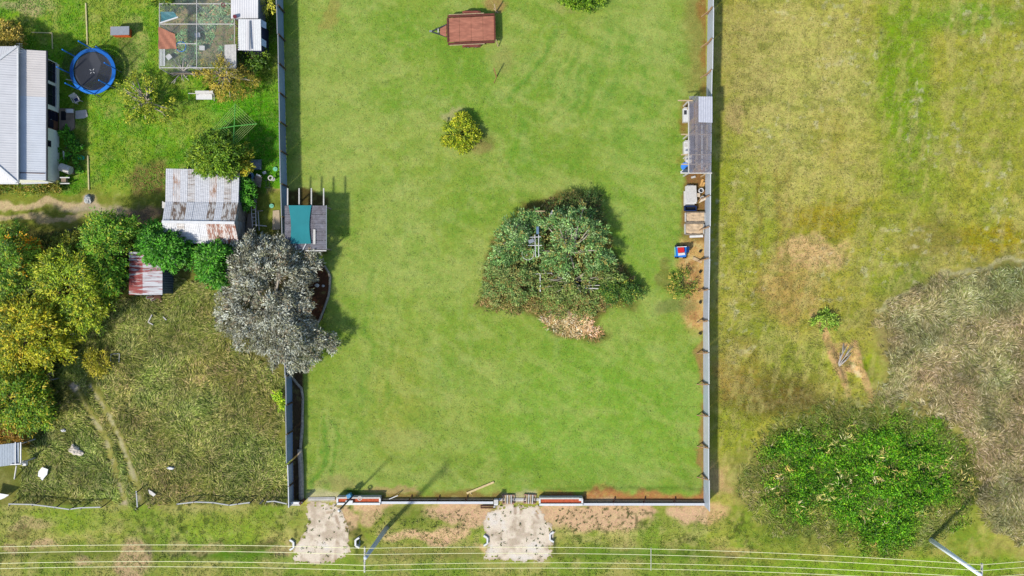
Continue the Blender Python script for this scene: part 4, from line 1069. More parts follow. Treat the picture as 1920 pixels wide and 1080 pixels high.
# ---------------------------------------------------------------- trampoline
def trampoline():
    zc = 0.88; c = G(174,133.5,zc); R = M(43)*(H-zc)/H
    t = thing('trampoline', 'round trampoline with blue padding, black mat and netting enclosure', 'trampoline', (c.x, c.y, 0))
    MB().ring(c, R-0.29, R, zc-0.03, zc+0.035, 56).build('pad', BLUEP, t)
    n = 48; vs = [(c.x, c.y, zc-0.10)]
    for rr, zz in ((0.5, -0.09), (1.0, -0.06)):
        for k in range(n):
            a = 2*math.pi*k/n; q = (R-0.31)*rr; vs.append((c.x+q*math.cos(a), c.y+q*math.sin(a), zc+zz))
    fs = [(0, 1+k, 1+(k+1) % n) for k in range(n)]+[(1+k, 1+n+k, 1+n+(k+1) % n, 1+(k+1) % n) for k in range(n)]
    mat = MB().add(vs, fs).build('mat', solid('mat_black', (62,66,76), 0.6, var=0.12, scale=1.0), t)
    for k in range(4):
        a = math.pi/4+k*math.pi/2+0.15
        MB().box((c.x-0.1+math.cos(a)*0.17, c.y+0.02+math.sin(a)*0.17, zc-0.085), (0.15,0.055,0.012), a).build('printed_mark', WHITE, mat)
    pts = []
    for k in range(8):
        a = math.radians(5+45*k); b = Vector((c.x+math.cos(a)*(R+0.02), c.y+math.sin(a)*(R+0.02), 0))
        MB().tube([b+Vector((0,0,-0.02)), b+Vector((0,0,zc-0.04))], 0.03, 8).build('leg', GREYST, t)
        top = b+Vector((0,0,zc+1.75)); pts.append((b, top))
        MB().tube([b+Vector((0,0,zc-0.02)), top], 0.05, 8).build('pole', BLUEP, t)
    net = MB()
    for k in range(8):
        (b0, t0), (b1, t1) = pts[k], pts[(k+1) % 8]
        inn = 0.30
        q = [p+(Vector((c.x, c.y, p.z))-p).normalized()*inn for p in (b0+Vector((0,0,zc+0.05)), b1+Vector((0,0,zc+0.05)), t1-Vector((0,0,0.1)), t0-Vector((0,0,0.1)))]
        net.add(q, [(0,1,2,3)])
    net.build('net', sheer('safety_net', (24,26,34), 0.42), t)
    MB().tube([pts[4][0]+Vector((-.3,-.5,zc)), pts[4][0]+Vector((.25,-.62,zc+.1))], 0.03, 6).build('ladder_hook', WHITE, t)
trampoline()

# ---------------------------------------------------------------- hutch, swing, clothes line
t = thing('rabbit_hutch', 'grey-topped hutch with an orange side on the grass right of the trampoline', 'hutch', G(224,58))
MB().box(G(227,60,0.42), (M(30),M(14),0.84)).build('cabinet', solid('orange_ply', (236,110,50), 0.7), t)
MB().slab([G(207,50,0.98), G(242,49,0.98), G(242,65,0.92), G(207,66,0.92)], 0.05).build('roof', GREYST, t)
MB().hexa([G(236,66,0.0),G(243,66,0.0),G(243,69,0.0),G(236,69,0.0),G(236,64,0.5),G(238,64,0.5),G(238,66,0.5),G(236,66,0.5)]).build('ramp', TIMBERB, t)
def swing():
    t = thing('swing_seat', 'white garden swing seat hanging in a pale green frame', 'swing', G(376,180))
    for x in (352, 399):
        MB().tube([G(x,166,0), G(x+2,177,1.5), G(x+3,189,0)], 0.03, 6).build('frame_leg', GREENM if x < 370 else OFFW, t)
    MB().tube([G(353,175,1.5), G(401,176,1.5)], 0.03, 6).build('top_bar', OFFW, t)
    MB().box(G(383,181,0.5), (M(30),M(11),0.07)).build('seat', WHITE, t)
    MB().box(G(383,173,0.78), (M(30),0.07,0.5)).build('backrest', OFFW, t)
    for x in (369, 397): MB().tube([G(x,178,0.52), G(x,176,1.5)], 0.015, 5).build('chain', GREYST, t)
    MB().slab([G(366,170,1.6), G(399,170,1.6), G(399,175,1.55), G(366,175,1.55)], 0.03).build('canopy', OFFW, t)
swing()
def hoist():
    c = G(440,238,0); z = 2.0
    t = thing('clothes_line', 'green rotary clothes line with four long arms on the lush grass', 'clothes line', c)
    MB().tube([c, c+Vector((0,0,z+0.1))], 0.045, 8).build('mast', GREENM, t)
    ends = [G(397,243.5,z), G(441,194,z), G(482,232,z), G(437,276,z)]
    hub = Vector((c.x, c.y, z)); hub = (ends[0]+ends[1]+ends[2]+ends[3])/4
    for e in ends: MB().tube([hub, e], 0.04, 6).build('arm', GREENM, t)
    w = MB()
    for k in range(4):
        a, b = ends[k], ends[(k+1) % 4]
        for q in (0.98, 0.86, 0.74, 0.62, 0.5, 0.38):
            w.tube([hub.lerp(a, q), hub.lerp(b, q)], 0.011, 4)
    w.build('line_wire', solid('line_wire', (196,214,130), 0.5), t)
hoist()

# ---------------------------------------------------------------- netted aviary and iron sheds at the top left
def aviary():
    z = 2.0
    t = thing('aviary', 'chicken run of white posts roofed with grey netting', 'aviary', G(370,65))
    def fr(a, b, nm='frame_bar', m=OFFW, r=0.035): MB().tube([G(*a), G(*b)], r, 6).build(nm, m, t)
    xs = (299, 369, 444); ys = (-20, 45, 127)
    for x in (299, 369, 440):
        for y in (8, 45, 127):
            b = Vector((G(x,y,z).x, G(x,y,z).y, 0)); MB().tube([b-Vector((0,0,.05)), b+Vector((0,0,z))], 0.04, 6).build('post', OFFW, t)
    for y in (7, 45, 127): fr((299,y,z), (440,y,z))
    for x in (299, 369, 440): fr((x,-20,z), (x,127,z))
    fr((299,82,z), (369,82,z))
    n = MB(); n.add([G(299,-20,z-0.02), G(440,-20,z-0.02), G(440,127,z-0.02), G(299,127,z-0.02)], [(3,2,1,0)])
    n.build('net_roof', sheer('bird_net', (150,160,164), 0.2, weave=0.08), t)
    b = [Vector((G(x,y,z).x, G(x,y,z).y, 0)) for x, y in ((299,45),(299,127),(440,127))]
    up = Vector((0,0,z-0.03))
    MB().add([b[0], b[1], b[1]+up, b[0]+up], [(0,1,2,3)]).build('net_wall', sheer('bird_net', (150,160,164), 0.2), t)
    MB().add([b[1], b[2], b[2]+up, b[1]+up], [(0,1,2,3)]).build('net_wall', sheer('bird_net', (150,160,164), 0.2), t)
    mb = MB().box((b[1].x*0.5+b[2].x*0.5, b[1].y, 0.25), (abs(b[2].x-b[1].x)-0.1, 0.04, 0.5)); mb.build('kick_board', TIMBERG, t)
    for q in range(4):
        x = 301+q*2.6; MB().beam(G(x,92,z+0.06), G(x,124,z+0.06), 0.05, 0.04).build('batten', WHITE, t)
aviary()
def cloth(name, label, pts, mat, n=10, sag=0.06, fold=0.03, cat='shade cloth', th=0.02):
    """draped quad sheet"""
    a, b, c, d = map(Vector, pts); vs = []; fs = []
    for j in range(n+1):
        for i in range(n+1):
            u, v = i/n, j/n
            p = a.lerp(b, u).lerp(d.lerp(c, u), v)
            zz = -sag*math.sin(u*math.pi)*math.sin(v*math.pi)+fold*math.sin((u*1.3+v)*9)*(1-v*0.6)
            vs.append(p+Vector((0,0,zz)))
    m = len(vs); vs += [p-Vector((0,0,th)) for p in vs]
    idx = lambda i, j: j*(n+1)+i
    for j in range(n):
        for i in range(n):
            q = (idx(i,j), idx(i+1,j), idx(i+1,j+1), idx(i,j+1)); fs += [q, tuple(k+m for k in q[::-1])]
    mb = MB().add(vs, fs)
    return mb.build(name, mat, None, smooth=True, label=label, cat=cat)
cloth('shade_cloth', 'folded salmon-pink cloth lying over the left side of the aviary roof', [G(297,92,2.1), G(331,91,2.1), G(328,64,2.12), G(297,50,2.12)], solid('salmon_cloth', (184,122,96), 0.9, var=0.15), sag=0.05, fold=0.05)
cloth('tarpaulin', 'teal tarpaulin with a white hem in the top left corner of the aviary', [G(301,42,1.9), G(333,32,1.9), G(326,22,1.95), G(301,22,1.95)], solid('teal_tarp', (44,138,146), 0.6, var=0.3), sag=0.05, fold=0.03, cat='tarpaulin')
simple('hem_pole', 'white pole along the lower edge of the teal tarpaulin', 'pole', MB().tube([G(300,43,1.96), G(334,32,1.96)], 0.06, 6), WHITE)
t = thing('blue_hoop', 'blue plastic hoop lying inside the aviary', 'hoop', G(340,88))
MB().ring(G(340,88), 0.38, 0.44, 0.02, 0.07, 28).build('ring', BLUEP, t)
for lab, px, py, rz in (('white feed box on a post in the middle of the aviary', 370.5, 66, 0.15), ('white crate on the aviary floor below the feed box', 379, 90, 0.0), ('small white stool in the lower left corner of the aviary', 317, 107, 0.7)):
    t = thing('feed_box', lab, 'box', G(px, py))
    MB().box(G(px,py,0.2), (0.36,0.32,0.36), rz).build('body', OFFW, t); MB().box(G(px,py,0.395), (0.42,0.36,0.03), rz).build('lid', WHITE, t)
blades('aviary_weeds', 'grey-green weeds growing under the aviary netting', [(338,-10),(438,-10),(438,120),(345,120),(330,95)], 9000, 0.26, 0.08, [((140,180,124),4), ((112,146,90),3), ((170,150,110),2)], seed=151, feather=10, flow=20, cat='weeds', dens=lambda x, y: sstep(-0.25, 0.3, fbm(x, y, 34, 3, 152)))
def iron_shed(label, corners, zl, zh, nsh, mats, wallm, ribs=4, extra=None):
    """corners px: NW, NE, SE, SW on the roof; ribs run N-S unless the slope is E-W"""
    nw, ne, se, sw = corners
    A, B, C_, D = G(*nw, zh), G(*ne, zh), G(*se, zl), G(*sw, zl)
    c = (A+B+C_+D)/4
    t = thing('iron_shed', label, 'shed', (c.x, c.y, 0))
    roof_plane(t, D, C_, A, B, nsh, mats, ribs=ribs)
    i = 0.12
    w = MB()
    x0, x1 = D.x+i, C_.x-i; y0, y1 = D.y+i, A.y-i
    def zr(y): return zl+(zh-zl)*(y-D.y)/(A.y-D.y)-0.05
    for (xa, ya, xb, yb) in ((x0,y0,x1,y0),(x1,y0,x1,y1),(x1,y1,x0,y1),(x0,y1,x0,y0)):
        dx, dy = xb-xa, yb-ya; L = math.hypot(dx, dy); nx, ny = -dy/L*0.04, dx/L*0.04
        w.hexa([(xa,ya,-.05),(xb,yb,-.05),(xb+nx,yb+ny,-.05),(xa+nx,ya+ny,-.05),(xa,ya,zr(ya)),(xb,yb,zr(yb)),(xb+nx,yb+ny,zr(yb)),(xa+nx,ya+ny,zr(ya))])
    w.build('wall', wallm, t)
    return t, x1, y0, y1
iron_shed('white iron shed cut by the top edge beside the aviary', ((433,-25),(484,-25),(484,34.5),(433,34.5)), 2.15, 2.3, 3, [ZINC], GREYST)
t, x1, y0, y1 = iron_shed('white iron shed with awnings between the aviary and the left fence', ((447,36),(489,36),(490,95),(446,94)), 2.2, 2.35, 3, [WHITE, ZINC, WHITE], solid('navy_wall', (48,54,86), 0.7))
for k, y in enumerate((44, 79)):
    MB().slab([G(488,y-9,2.1), G(499,y-2,1.7), G(499,y+10,1.7), G(488,y+5,2.1)], 0.03).build('awning', solid('pale_blue', (186,208,224), 0.5), t)
for k in range(14): MB().box(G(445,39+k*4,2.28), (0.1,0.07,0.06)).build('bracket', RUSTD, t)
MB().box(G(468,66,2.42), (0.12, 2.3, 0.08)).build('ridge_batten', GREYST, t)
iron_shed('low white iron shelter at the lower right corner of the aviary', ((421,84),(443,83),(443,127),(421,128)), 2.02, 2.12, 2, [OFFW], TIMBERG)
simple('red_barrel', 'small dark red tin on the corner of the top iron shed roof', 'tin', MB().tube([G(440,31,2.2), G(440,31,2.5)], [0.15,0.15], 12).ring(G(440,31), 0.12, 0.17, 2.48, 2.53, 14), solid('dark_red', (124,44,54), 0.6))
simple('white_sheet', 'white corrugated offcut on the ground below the aviary', 'sheet', MB().ribbed(G(354,122,0.06), G(379,128,0.06), G(356,127,0.16), G(377,132,0.12), 5, 0.02, 0.01), WHITE)

# ---------------------------------------------------------------- rusty shed
R_WHITE = rusty('shed_iron_clean', (234,234,236), (172,110,72), 0.12, (1,6,1), 1.4)
R_MID = rusty('shed_iron_speckled', (230,226,222), (150,126,106), 0.36, (0.7,5,1), 1.2, 0.1)
R_BAD = rusty('shed_iron_flaking', (232,228,222), (140,116,96), 0.47, (2.5,0.8,1), 2.2, 0.05)
R_RED = rusty('shed_iron_red_rust', (230,220,212), (156,90,60), 0.5, (2.5,1,1), 2.0, 0.05)
R_ORG = rusty('shed_iron_orange_rust', (236,230,226), (180,124,76), 0.4, (2,1,1), 1.3, 0.08)
def rusty_shed():
    zN, zB, zR, zS = 1.95, 2.15, 2.8, 2.1
    t = thing('rusty_shed', 'old corrugated iron shed with a rust-streaked white roof', 'shed', G(385,390))
    NW, NE = G(311,316,zN), G(449,319,zN); BW, BE = G(310,379,zB), G(447,380,zB); RW, RE = G(304,416,zR), G(440,418,zR); SW, SE = G(308,456,zS), G(448,457,zS)
    m1 = [R_WHITE, R_ORG, R_WHITE, R_MID, R_WHITE, R_WHITE, R_ORG, R_WHITE, R_MID, R_WHITE]
    roof_plane(t, BW, BE, NW, NE, 10, m1, ribs=4, wob=0.012)
    m2 = [R_WHITE, R_BAD, R_BAD, R_WHITE, R_WHITE, R_WHITE, R_BAD, R_WHITE, R_BAD, R_BAD]
    roof_plane(t, RW, RE, BW+Vector((0,0,0.03)), BE+Vector((0,0,0.03)), 10, m2, ribs=4, wob=0.012)
    m3 = [R_WHITE, R_WHITE, R_MID, R_WHITE, R_WHITE, R_WHITE, R_RED, R_RED, R_RED, R_RED]
    roof_plane(t, SW, SE, RW, RE, 10, m3, ribs=4, wob=0.012)
    MB().beam(RW+Vector((0,0,0.05)), RE+Vector((0,0,0.05)), 0.22, 0.05).build('ridge_cap', WHITE, t)
    i = 0.12; x0, x1 = SW.x+i+0.15, SE.x-i
    ys = [NW.y-0.1, BW.y, RW.y, SW.y+0.1]; zs = [zN-.06, zB-.06, zR-.06, zS-.06]
    def gable(x): 
        pr = [(x, ys[0], -.05)]+[(x, y, z) for y, z in zip(ys, zs)]+[(x, ys[3], -.05)]
        n = len(pr); mb = MB(); vs = pr+[(a+0.05, b, c) for a, b, c in pr]
        mb.add(vs, [tuple(range(n)), tuple(range(n, 2*n))[::-1]]+[(k, n+k, n+(k+1) % n, (k+1) % n) for k in range(n)])
        return mb
    W = rusty('shed_wall_iron', (176,178,174), (140,112,86), 0.36, (1,1,3), 1.2, 0.1)
    gable(x0).build('wall', W, t); gable(x1-0.05).build('wall', W, t)
    MB().box(((x0+x1)/2+.02, ys[0]-0.03, zs[0]/2-.03), (x1-x0-.12, 0.05, zs[0])).build('wall', W, t)
    MB().box(((x0+x1)/2+.02, ys[3]+0.03, zs[3]/2-.03), (x1-x0-.12, 0.05, zs[3])).build('wall', W, t)
    MB().box((x1+0.02, (ys[1]+ys[2])/2, 0.98), (0.04, 1.3, 1.95)).build('door', TIMBERG, t)
    MB().slab([G(304,377,1.9), G(310,380,1.95), G(309,391,1.9), G(304,390,1.85)], 0.04).build('awning', OFFW, t)
rusty_shed()

# ---------------------------------------------------------------- red striped shed
STR_R = rusty('striped_iron_red', (214,208,206), (168,64,58), 0.6, (0.45,3.6,1), 1.5, 0.04)
STR_W = rusty('striped_iron_white', (220,220,224), (160,60,58), 0.42, (0.3,3.6,1), 1.5, 0.04)
def red_shed():
    t = thing('striped_shed', 'small shed with red and white striped peeling iron roof', 'shed', G(290,520))
    z = 2.05
    a = G(242,472,z+.12); b = G(242,553,z); c = G(305,553,z-0.1); d = G(305,473,z)
    for k in range(5):
        t0, t1 = k/5+.003, (k+1)/5-.003
        A0, A1 = b.lerp(a, t0), b.lerp(a, t1); B0, B1 = c.lerp(d, t0), c.lerp(d, t1)
        m0, m1 = A0.lerp(B0, 0.43), A1.lerp(B1, 0.43)
        o = Vector((0,0,0.035))
        MB().ribbed(m1, m0, A1, A0, 5, 0.03, 0.02).build('roof_sheet', STR_R if k < 4 else STR_W, t)
        MB().ribbed(B1+o, B0+o, m1.lerp(A1, .04)+o, m0.lerp(A0, .04)+o, 5, 0.03, 0.02).build('roof_sheet', STR_W, t)
    MB().slab([G(313,488,1.7), G(343,484,1.65), G(344,497,1.6), G(314,499,1.65)], 0.03).build('roof_sheet', STR_W, t)
    x1 = G(305,500,z).x-0.06; y0, y1 = G(0,553,z).y+0.1, G(0,474,z).y-0.1; x0 = G(244,500,z).x+0.08
    DW = solid('slate_iron', (96,112,128), 0.6, var=0.2)
    MB().ribbed((x1, y0, -.03), (x1, y1, -.03), (x1, y0, z-.14), (x1, y1, z-.14), 16, 0.03, 0.02).build('wall', DW, t)
    MB().box(((x0+x1)/2, y0+.02, z/2-.1), (x1-x0-.1, 0.04, z-.1)).build('wall', DW, t)
    MB().box(((x0+x1)/2, y1-.02, z/2-.1), (x1-x0-.1, 0.04, z-.1)).build('wall', DW, t)
    MB().box((x0, (y0+y1)/2, z/2-.1), (0.04, y1-y0-.1, z-.05)).build('wall', DW, t)
    p = G(324,520,0); MB().tube([(p.x, p.y, -.05), (p.x, p.y, 1.65)], 0.06, 8).build('post', GREYST, t)
    p = G(340,492,0); MB().tube([(p.x, p.y, -.05), (p.x, p.y, 1.62)], 0.06, 8).build('post', GREYST, t)
red_shed()
# scrap below the red shed
for k, (px, py, dx, dy, dz, rz, m) in enumerate(((281,557,11,5,.3,.2,GREYST), (295,556,12,6,.25,-.1,TIMBERB), (288,561,9,4,.2,.5,OFFW), (300,560,3,12,.1,.5,TIMBER))):
    lab = ('grey metal box in the scrap heap south of the striped shed', 'brown timber crate in the scrap heap south of the striped shed', 'white panel in the scrap heap south of the striped shed', 'pale batten leaning out of the scrap heap south of the striped shed')[k]
    t = thing('scrap_piece', lab, 'scrap', G(px, py))
    MB().box(G(px,py,dz/2), (M(dx),M(dy),dz), rz).build('body', m, t); MB().box(G(px,py,dz+.015), (M(dx)*1.08,M(dy)*0.7,0.03), rz).build('lip', RUSTD, t)
def sticks(name, label, cat, segs, mat, w=0.06):
    mb = MB()
    for a, b in segs: mb.beam(G(*a), G(*b), w, w)
    return simple(name, label, cat, mb, mat)
sticks('broken_trellis', 'broken white frame lying in the rough grass below the striped shed', 'frame', [((285,590,.12),(278,604,.12)), ((278,604,.12),(287,609,.12))], OFFW, 0.08)
sticks('loose_batten', 'short white batten in the rough grass right of the broken frame', 'batten', [((306,594,.1),(312,600,.1))], OFFW, 0.08)
sticks('wire_square', 'thin square wire frame in the rough lot near the yellow bush', 'frame', [((208,664,.2),(224,663,.2)), ((224,663,.2),(223,679,.2)), ((208,664,.2),(207,679,.2))], OFFW, 0.04)

# ---------------------------------------------------------------- junk lane between the rusty shed and the fence
t = thing('plastic_tub', 'grey plastic tub standing upside down by the lemon tree', 'tub', G(480,309))
MB().hexa([G(467,299,0)+Vector((0,0,0)),G(491,299,0),G(491,319,0),G(467,319,0),G(469,301,0.45),G(489,301,0.45),G(489,317,0.45),G(469,317,0.45)][::1]).build('shell', solid('grey_tub', (132,146,150), 0.5), t)
MB().box(G(480,309,0.47), (M(12),M(9),0.03)).build('base_ridge', GREYST, t)
t = thing('paddling_pool', 'small blue and white paddling tub beside the shed', 'tub', G(466,332))
MB().ring(G(466,332), 0.36, 0.5, 0.0, 0.3, 28).build('rim', solid('pale_blue_plastic', (150,196,230), 0.5), t); MB().tube([G(466,332,0.02), G(466,332,0.08)], 0.36, 20).build('base', BLUED, t); MB().box(G(473,339,0.32), (0.35,0.2,0.06), 0.5).build('lid', WHITE, t)
t = thing('old_mattress', 'grey-brown board leaning on its pile right of the blue tub', 'board', G(484,340))
MB().slab([G(480,327,0.7), G(491,332,0.6), G(488,352,0.35), G(474,346,0.45)], 0.08).build('board', TIMBERG, t); MB().box(G(485,329,0.68), (M(9),M(3),0.06), -0.4).build('white_edge', WHITE, t); MB().box(G(482,340,0.2), (0.4,0.6,0.4)).build('prop', TIMBERB, t)
simple('white_brick', 'white cube block on the grass right of the grey board', 'block', MB().box(G(496,324,0.11), (0.26,0.2,0.22), 0.3).box(G(496,324,0.225), (0.2,0.14,0.01), 0.3), WHITE)
def ladder(label, a, b, w, mat, n=9):
    a, b = Vector(a), Vector(b); s = (b-a).cross(Vector((0,0,1))).normalized()*w/2
    t = thing('ladder', label, 'ladder', (a.x, a.y, 0))
    for q in (-1, 1): MB().beam(a+s*q, b+s*q, 0.05, 0.05).build('rail', mat, t)
    for k in range(n):
        p = a.lerp(b, (k+0.5)/n); MB().beam(p-s, p+s, 0.035, 0.035).build('rung', mat, t)
ladder('grey timber ladder leaning along the east wall of the rusty shed', G(473,355,0.5), G(477,425,0.9), 0.32, OFFW, 10)
ladder('small green ladder frame on the grass by the sandy path', G(496,345,0.06), G(508,345,0.06), 0.62, solid('green_grey', (118,140,90), 0.8), 2)
for k, (a, b, lab) in enumerate((((481,370,.35),(479,440,.4),'long grey pole lying in the junk lane, nearest the ladder'), ((484,395,.3),(486,432,.35),'short grey pole lying right of the ladder in the junk lane'), ((479,396,.4),(493,395,.4),'upper cross rail of the junk lane rack'), ((479,422,.4),(500,424,.4),'lower cross rail of the junk lane rack'))):
    simple('pole', lab, 'pole', MB().tube([G(*a), G(*b)], 0.045, 6).tube([G(a[0],a[1],0), G(*a)], 0.03, 5).tube([G(b[0],b[1],0), G(*b)], 0.03, 5), OFFW if k % 2 else TIMBERG)
t = thing('wheelbarrow', 'old brown barrow tray tipped in the junk lane by the shed door', 'barrow', G(470,418))
MB().hexa([G(464,402,0.25),G(475,402,0.25),G(473,434,0.25),G(462,432,0.25),G(465,400,0.5),G(477,402,0.5),G(474,437,0.5),G(461,434,0.5)]).build('tray', solid('barrow_tray', (142,126,108), 0.7), t)
MB().tube([G(467,397,0.3), G(471,403,0.3)], 0.03, 6).build('handle', TIMBER, t); MB().ring(G(468,438), 0.1, 0.18, 0.05, 0.15, 14).build('wheel', BLACK, t)
simple('concrete_slab', 'long narrow concrete slab on the path beside the left fence', 'slab', MB().prism([G(512,395)[:2], G(524,394)[:2], G(526,430)[:2], G(511,431)[:2]], -0.06, 0.06), solid('tan_concrete', (204,184,152), 0.9, var=0.15))
for k, (px, py, lab) in enumerate(((516,317,'pale green round garden lantern on the grass near the left fence'), (509,386,'pale green round garden lantern on the path south of the small ladder'))):
    simple('garden_lantern', lab, 'lantern', MB().tube([G(px,py,0.0), G(px,py,0.12)], [0.16,0.18], 14).tube([G(px,py,0.12), G(px,py,0.16)], [0.06,0.05], 8), solid('mint', (150,232,190), 0.5))
t = thing('garden_ornament', 'white bird bath on a stem by the sandy path', 'bird bath', G(512,334))
MB().tube([G(512,336,0), G(512,336,0.6)], [0.1,0.05], 8).build('stem', CONC, t); MB().ring(G(512,336), 0.14, 0.22, 0.6, 0.68, 16).build('bowl', OFFW, t); MB().tube([G(512,336,.58), G(512,336,.61)], .16, 12).build('bowl_floor', CONC, t)
simple('terracotta_tray', 'orange brick stack half hidden under the silver tree crown', 'bricks', MB().box(G(497,458,0.12), (0.75,0.3,0.24)).box(G(496,464,0.07), (0.55,0.22,0.14), 0.2), solid('orange_brick', (196,120,80), 0.9))

# ---------------------------------------------------------------- boundary fences
POSTB = solid('post_brown', (96,74,58), 0.85, var=0.3)
def fence(label, base, hgt, spacing, panel_mats, rail_m, post_m, side, caps=True, ribs=6, post_hook=False):
    """base: px polyline on the ground; side: +1 when posts stand to the right (east) of the sheets"""
    pts = [G(*p) for p in base]
    t = thing('steel_fence', label, 'fence', (pts[0]+pts[-1])/2)
    seg = []
    for a, b in zip(pts[:-1], pts[1:]):
        L = (b-a).length; n = max(1, round(L/spacing))
        for k in range(n): seg.append((a.lerp(b, k/n), a.lerp(b, (k+1)/n)))
    for k, (a, b) in enumerate(seg):
        d = (b-a).normalized(); nrm = Vector((-d.y, d.x, 0)); 
        if nrm.x*side < 0: nrm = -nrm
        j = hgt+random.uniform(-.03, .03)
        tw = random.uniform(-.025, .025)
        a2, b2 = a+d*0.03, b-d*0.03
        up0, up1 = Vector((tw,0,j)), Vector((tw+random.uniform(-.02,.02),0,j))
        if nrm.x > 0: MB().ribbed(a2, b2, a2+up0, b2+up1, ribs, 0.03, 0.012).build('panel', panel_mats[k % len(panel_mats)], t)
        else: MB().ribbed(b2, a2, b2+up1, a2+up0, ribs, 0.03, 0.012).build('panel', panel_mats[k % len(panel_mats)], t)
        MB().beam(a2+up0+Vector((0,0,0.02)), b2+up1+Vector((0,0,0.02)), 0.07, 0.05).build('top_rail', rail_m, t)
        p = a+nrm*0.09
        MB().box((p.x, p.y, (hgt-0.1)/2), (0.10, 0.09, hgt+0.1)).build('post', post_m, t)
        if post_hook:
            q = p+nrm*0.45+Vector((0,0,-0.0)); MB().beam((q.x, q.y-.2, 0.0), (p.x, p.y-.05, hgt*0.85), 0.07).build('brace', post_m, t)
    return t
FB = [solid('blue_grey_sheet', (126,146,170), 0.5, var=0.1, scale=1.5, k=1.3), solid('blue_grey_sheet_b', (112,134,160), 0.5, var=0.1, scale=1.5, k=1.3), solid('slate_sheet', (104,120,140), 0.5, var=0.12, scale=1.5, k=1.3)]
FW = [solid('pale_fence_sheet', (196,204,214), 0.5, var=0.08, scale=1.2), solid('pale_fence_sheet_b', (182,192,204), 0.5, var=0.08, scale=1.2), solid('pale_fence_sheet_c', (204,208,214), 0.5, var=0.08, scale=1.2)]
RAILW = solid('fence_rail_white', (222,224,228), 0.5, var=0.06)
fence('blue-grey steel fence along the upper left side of the yard', [(530,-30),(536.5,290),(541,470)], 1.65, 2.45, FB, GREYST, POSTB, 1)
fence('blue-grey steel fence along the lower left side of the yard, below the silver tree', [(545,640),(547.5,700),(549,860)], 1.75, 2.45, FB, GREYST, POSTB, 1)
fence('pale steel fence end panel at the front left corner of the yard', [(549.3,863),(551,943)], 1.45, 1.8, [FW[1]], RAILW, POSTB, 1)
fence('pale steel fence along the right side of the yard', [(1328,-30),(1318.5,600),(1319.5,948)], 1.65, 2.5, FW, RAILW, solid('post_tan', (176,140,104), 0.85), -1, post_hook=True)
# short white return at the front left corner
t = thing('corner_return', 'white low return wall at the front left corner with a rusty post', 'wall', G(556,942))
MB().box(G(556,943,0.5), (M(20),0.12,1.1)).build('panel', OFFW, t); MB().box(G(567,940,0.55), (0.2,0.2,1.2), .4).build('post', RUSTD, t); MB().box(G(556,943,1.08), (M(21),0.16,0.06)).build('cap', WHITE, t)

# log edging along the lower left garden bed
def log(name, label, pts, r, mat):
    root = simple(name, label, 'edging', MB().tube([G(p[0], p[1], r*0.7) for p in pts], [r*random.uniform(.85,1.15) for _ in pts], 8), mat)
LOGM = solid('weathered_log', (176,166,150), 0.9, var=0.3, scale=6, bump=0.5)
log('log_edging', 'bent grey pole edging the upper part of the narrow left bed', [(549,709),(556,718),(565,728),(568,745),(567,780),(567,800),(565,820),(563,845)], 0.12, LOGM)
log('log_edging', 'thicker grey log edging the lower part of the narrow left bed', [(562,842),(564,870),(565,900),(565,936)], 0.2, LOGM)
log('bed_edging', 'curved grey concrete edging around the soil bed by the silver tree', [(608,498),(616,510),(619,520),(618,540),(616,555),(607,580),(600,598),(592,612),(586,620)], 0.1, solid('edging_grey', (150,148,134), 0.9))
for k, (px, py, r, lab) in enumerate(((594,535,.2,'larger white stone in the brown soil bed'), (606,536,.13,'smaller white stone at the outer side of the soil bed'))):
    simple('stone', lab, 'stone', MB().blob(G(px,py,0.06), (r,r*.8,r*.6)), OFFW)

# ---------------------------------------------------------------- carport with the teal shade cloth
def carport():
    z = 1.95
    t = thing('shade_shelter', 'grey iron roofed shelter with white rafters against the left fence', 'shelter', G(572,425))
    for x in (539.5, 561, 584, 607): MB().beam(G(x,353,z-.08), G(x,468,z-.08), 0.09, 0.1).build('rafter', OFFW, t)
    GI = rusty('grey_shed_iron', (142,142,152), (112,106,110), 0.5, (1,1,1), 1.5, 0.15)
    a, b, c, d = G(534,468,z), G(611,468,z), G(611,385,z), G(534,385,z)
    for k in range(5):      # sheets laid across, bottom to top
        t0, t1 = k/5+.004, (k+1)/5-.004
        MB().ribbed(b.lerp(c, t0), b.lerp(c, t1), a.lerp(d, t0), a.lerp(d, t1), 5, 0.025, 0.02).build('roof_sheet', GI, t)
    for x in (536, 609):
        for y in (387, 466):
            p = G(x, y, z); MB().beam((p.x, p.y, -.05), (p.x, p.y, z-.13), 0.1).build('post', TIMBERG, t)
    MB().beam(G(573,470,z+.02), G(612,470,z+.02), 0.09, 0.06).build('barge_board', OFFW, t); MB().beam(G(612,385,z+.02), G(612,468,z+.02), 0.06, 0.06).build('barge_board', GREYST, t)
    MB().box(G(589.5,444,z+.07), (M(4),M(27),0.06)).build('loose_board', OFFW, t)
carport()
def teal():
    z = 2.07; n = 12; vs = []; m = (n+1)**2
    for j in range(n+1):
        v = j/n; inn = 5*math.sin(v*math.pi)
        xa, xb = 541+3*v+inn*.6, 584-1*v-inn*.7; y = 385+72*v
        for i in range(n+1):
            u = i/n; vs.append(G(xa+(xb-xa)*u, y, z+0.03*math.sin(u*math.pi)*math.cos(v*5)))
    vs += [p-Vector((0,0,0.02)) for p in vs]; fs = []
    for j in range(n):
        for i in range(n):
            q = (j*(n+1)+i, j*(n+1)+i+1, (j+1)*(n+1)+i+1, (j+1)*(n+1)+i); fs += [q[::-1], tuple(k+m for k in q)]
    MB().add(vs, fs).build('teal_shade_cloth', solid('teal_cloth', (38,140,146), 0.85, var=0.1, scale=1.0), None, smooth=True, label='teal shade cloth stretched over the middle of the grey shelter roof', cat='shade cloth')
teal()
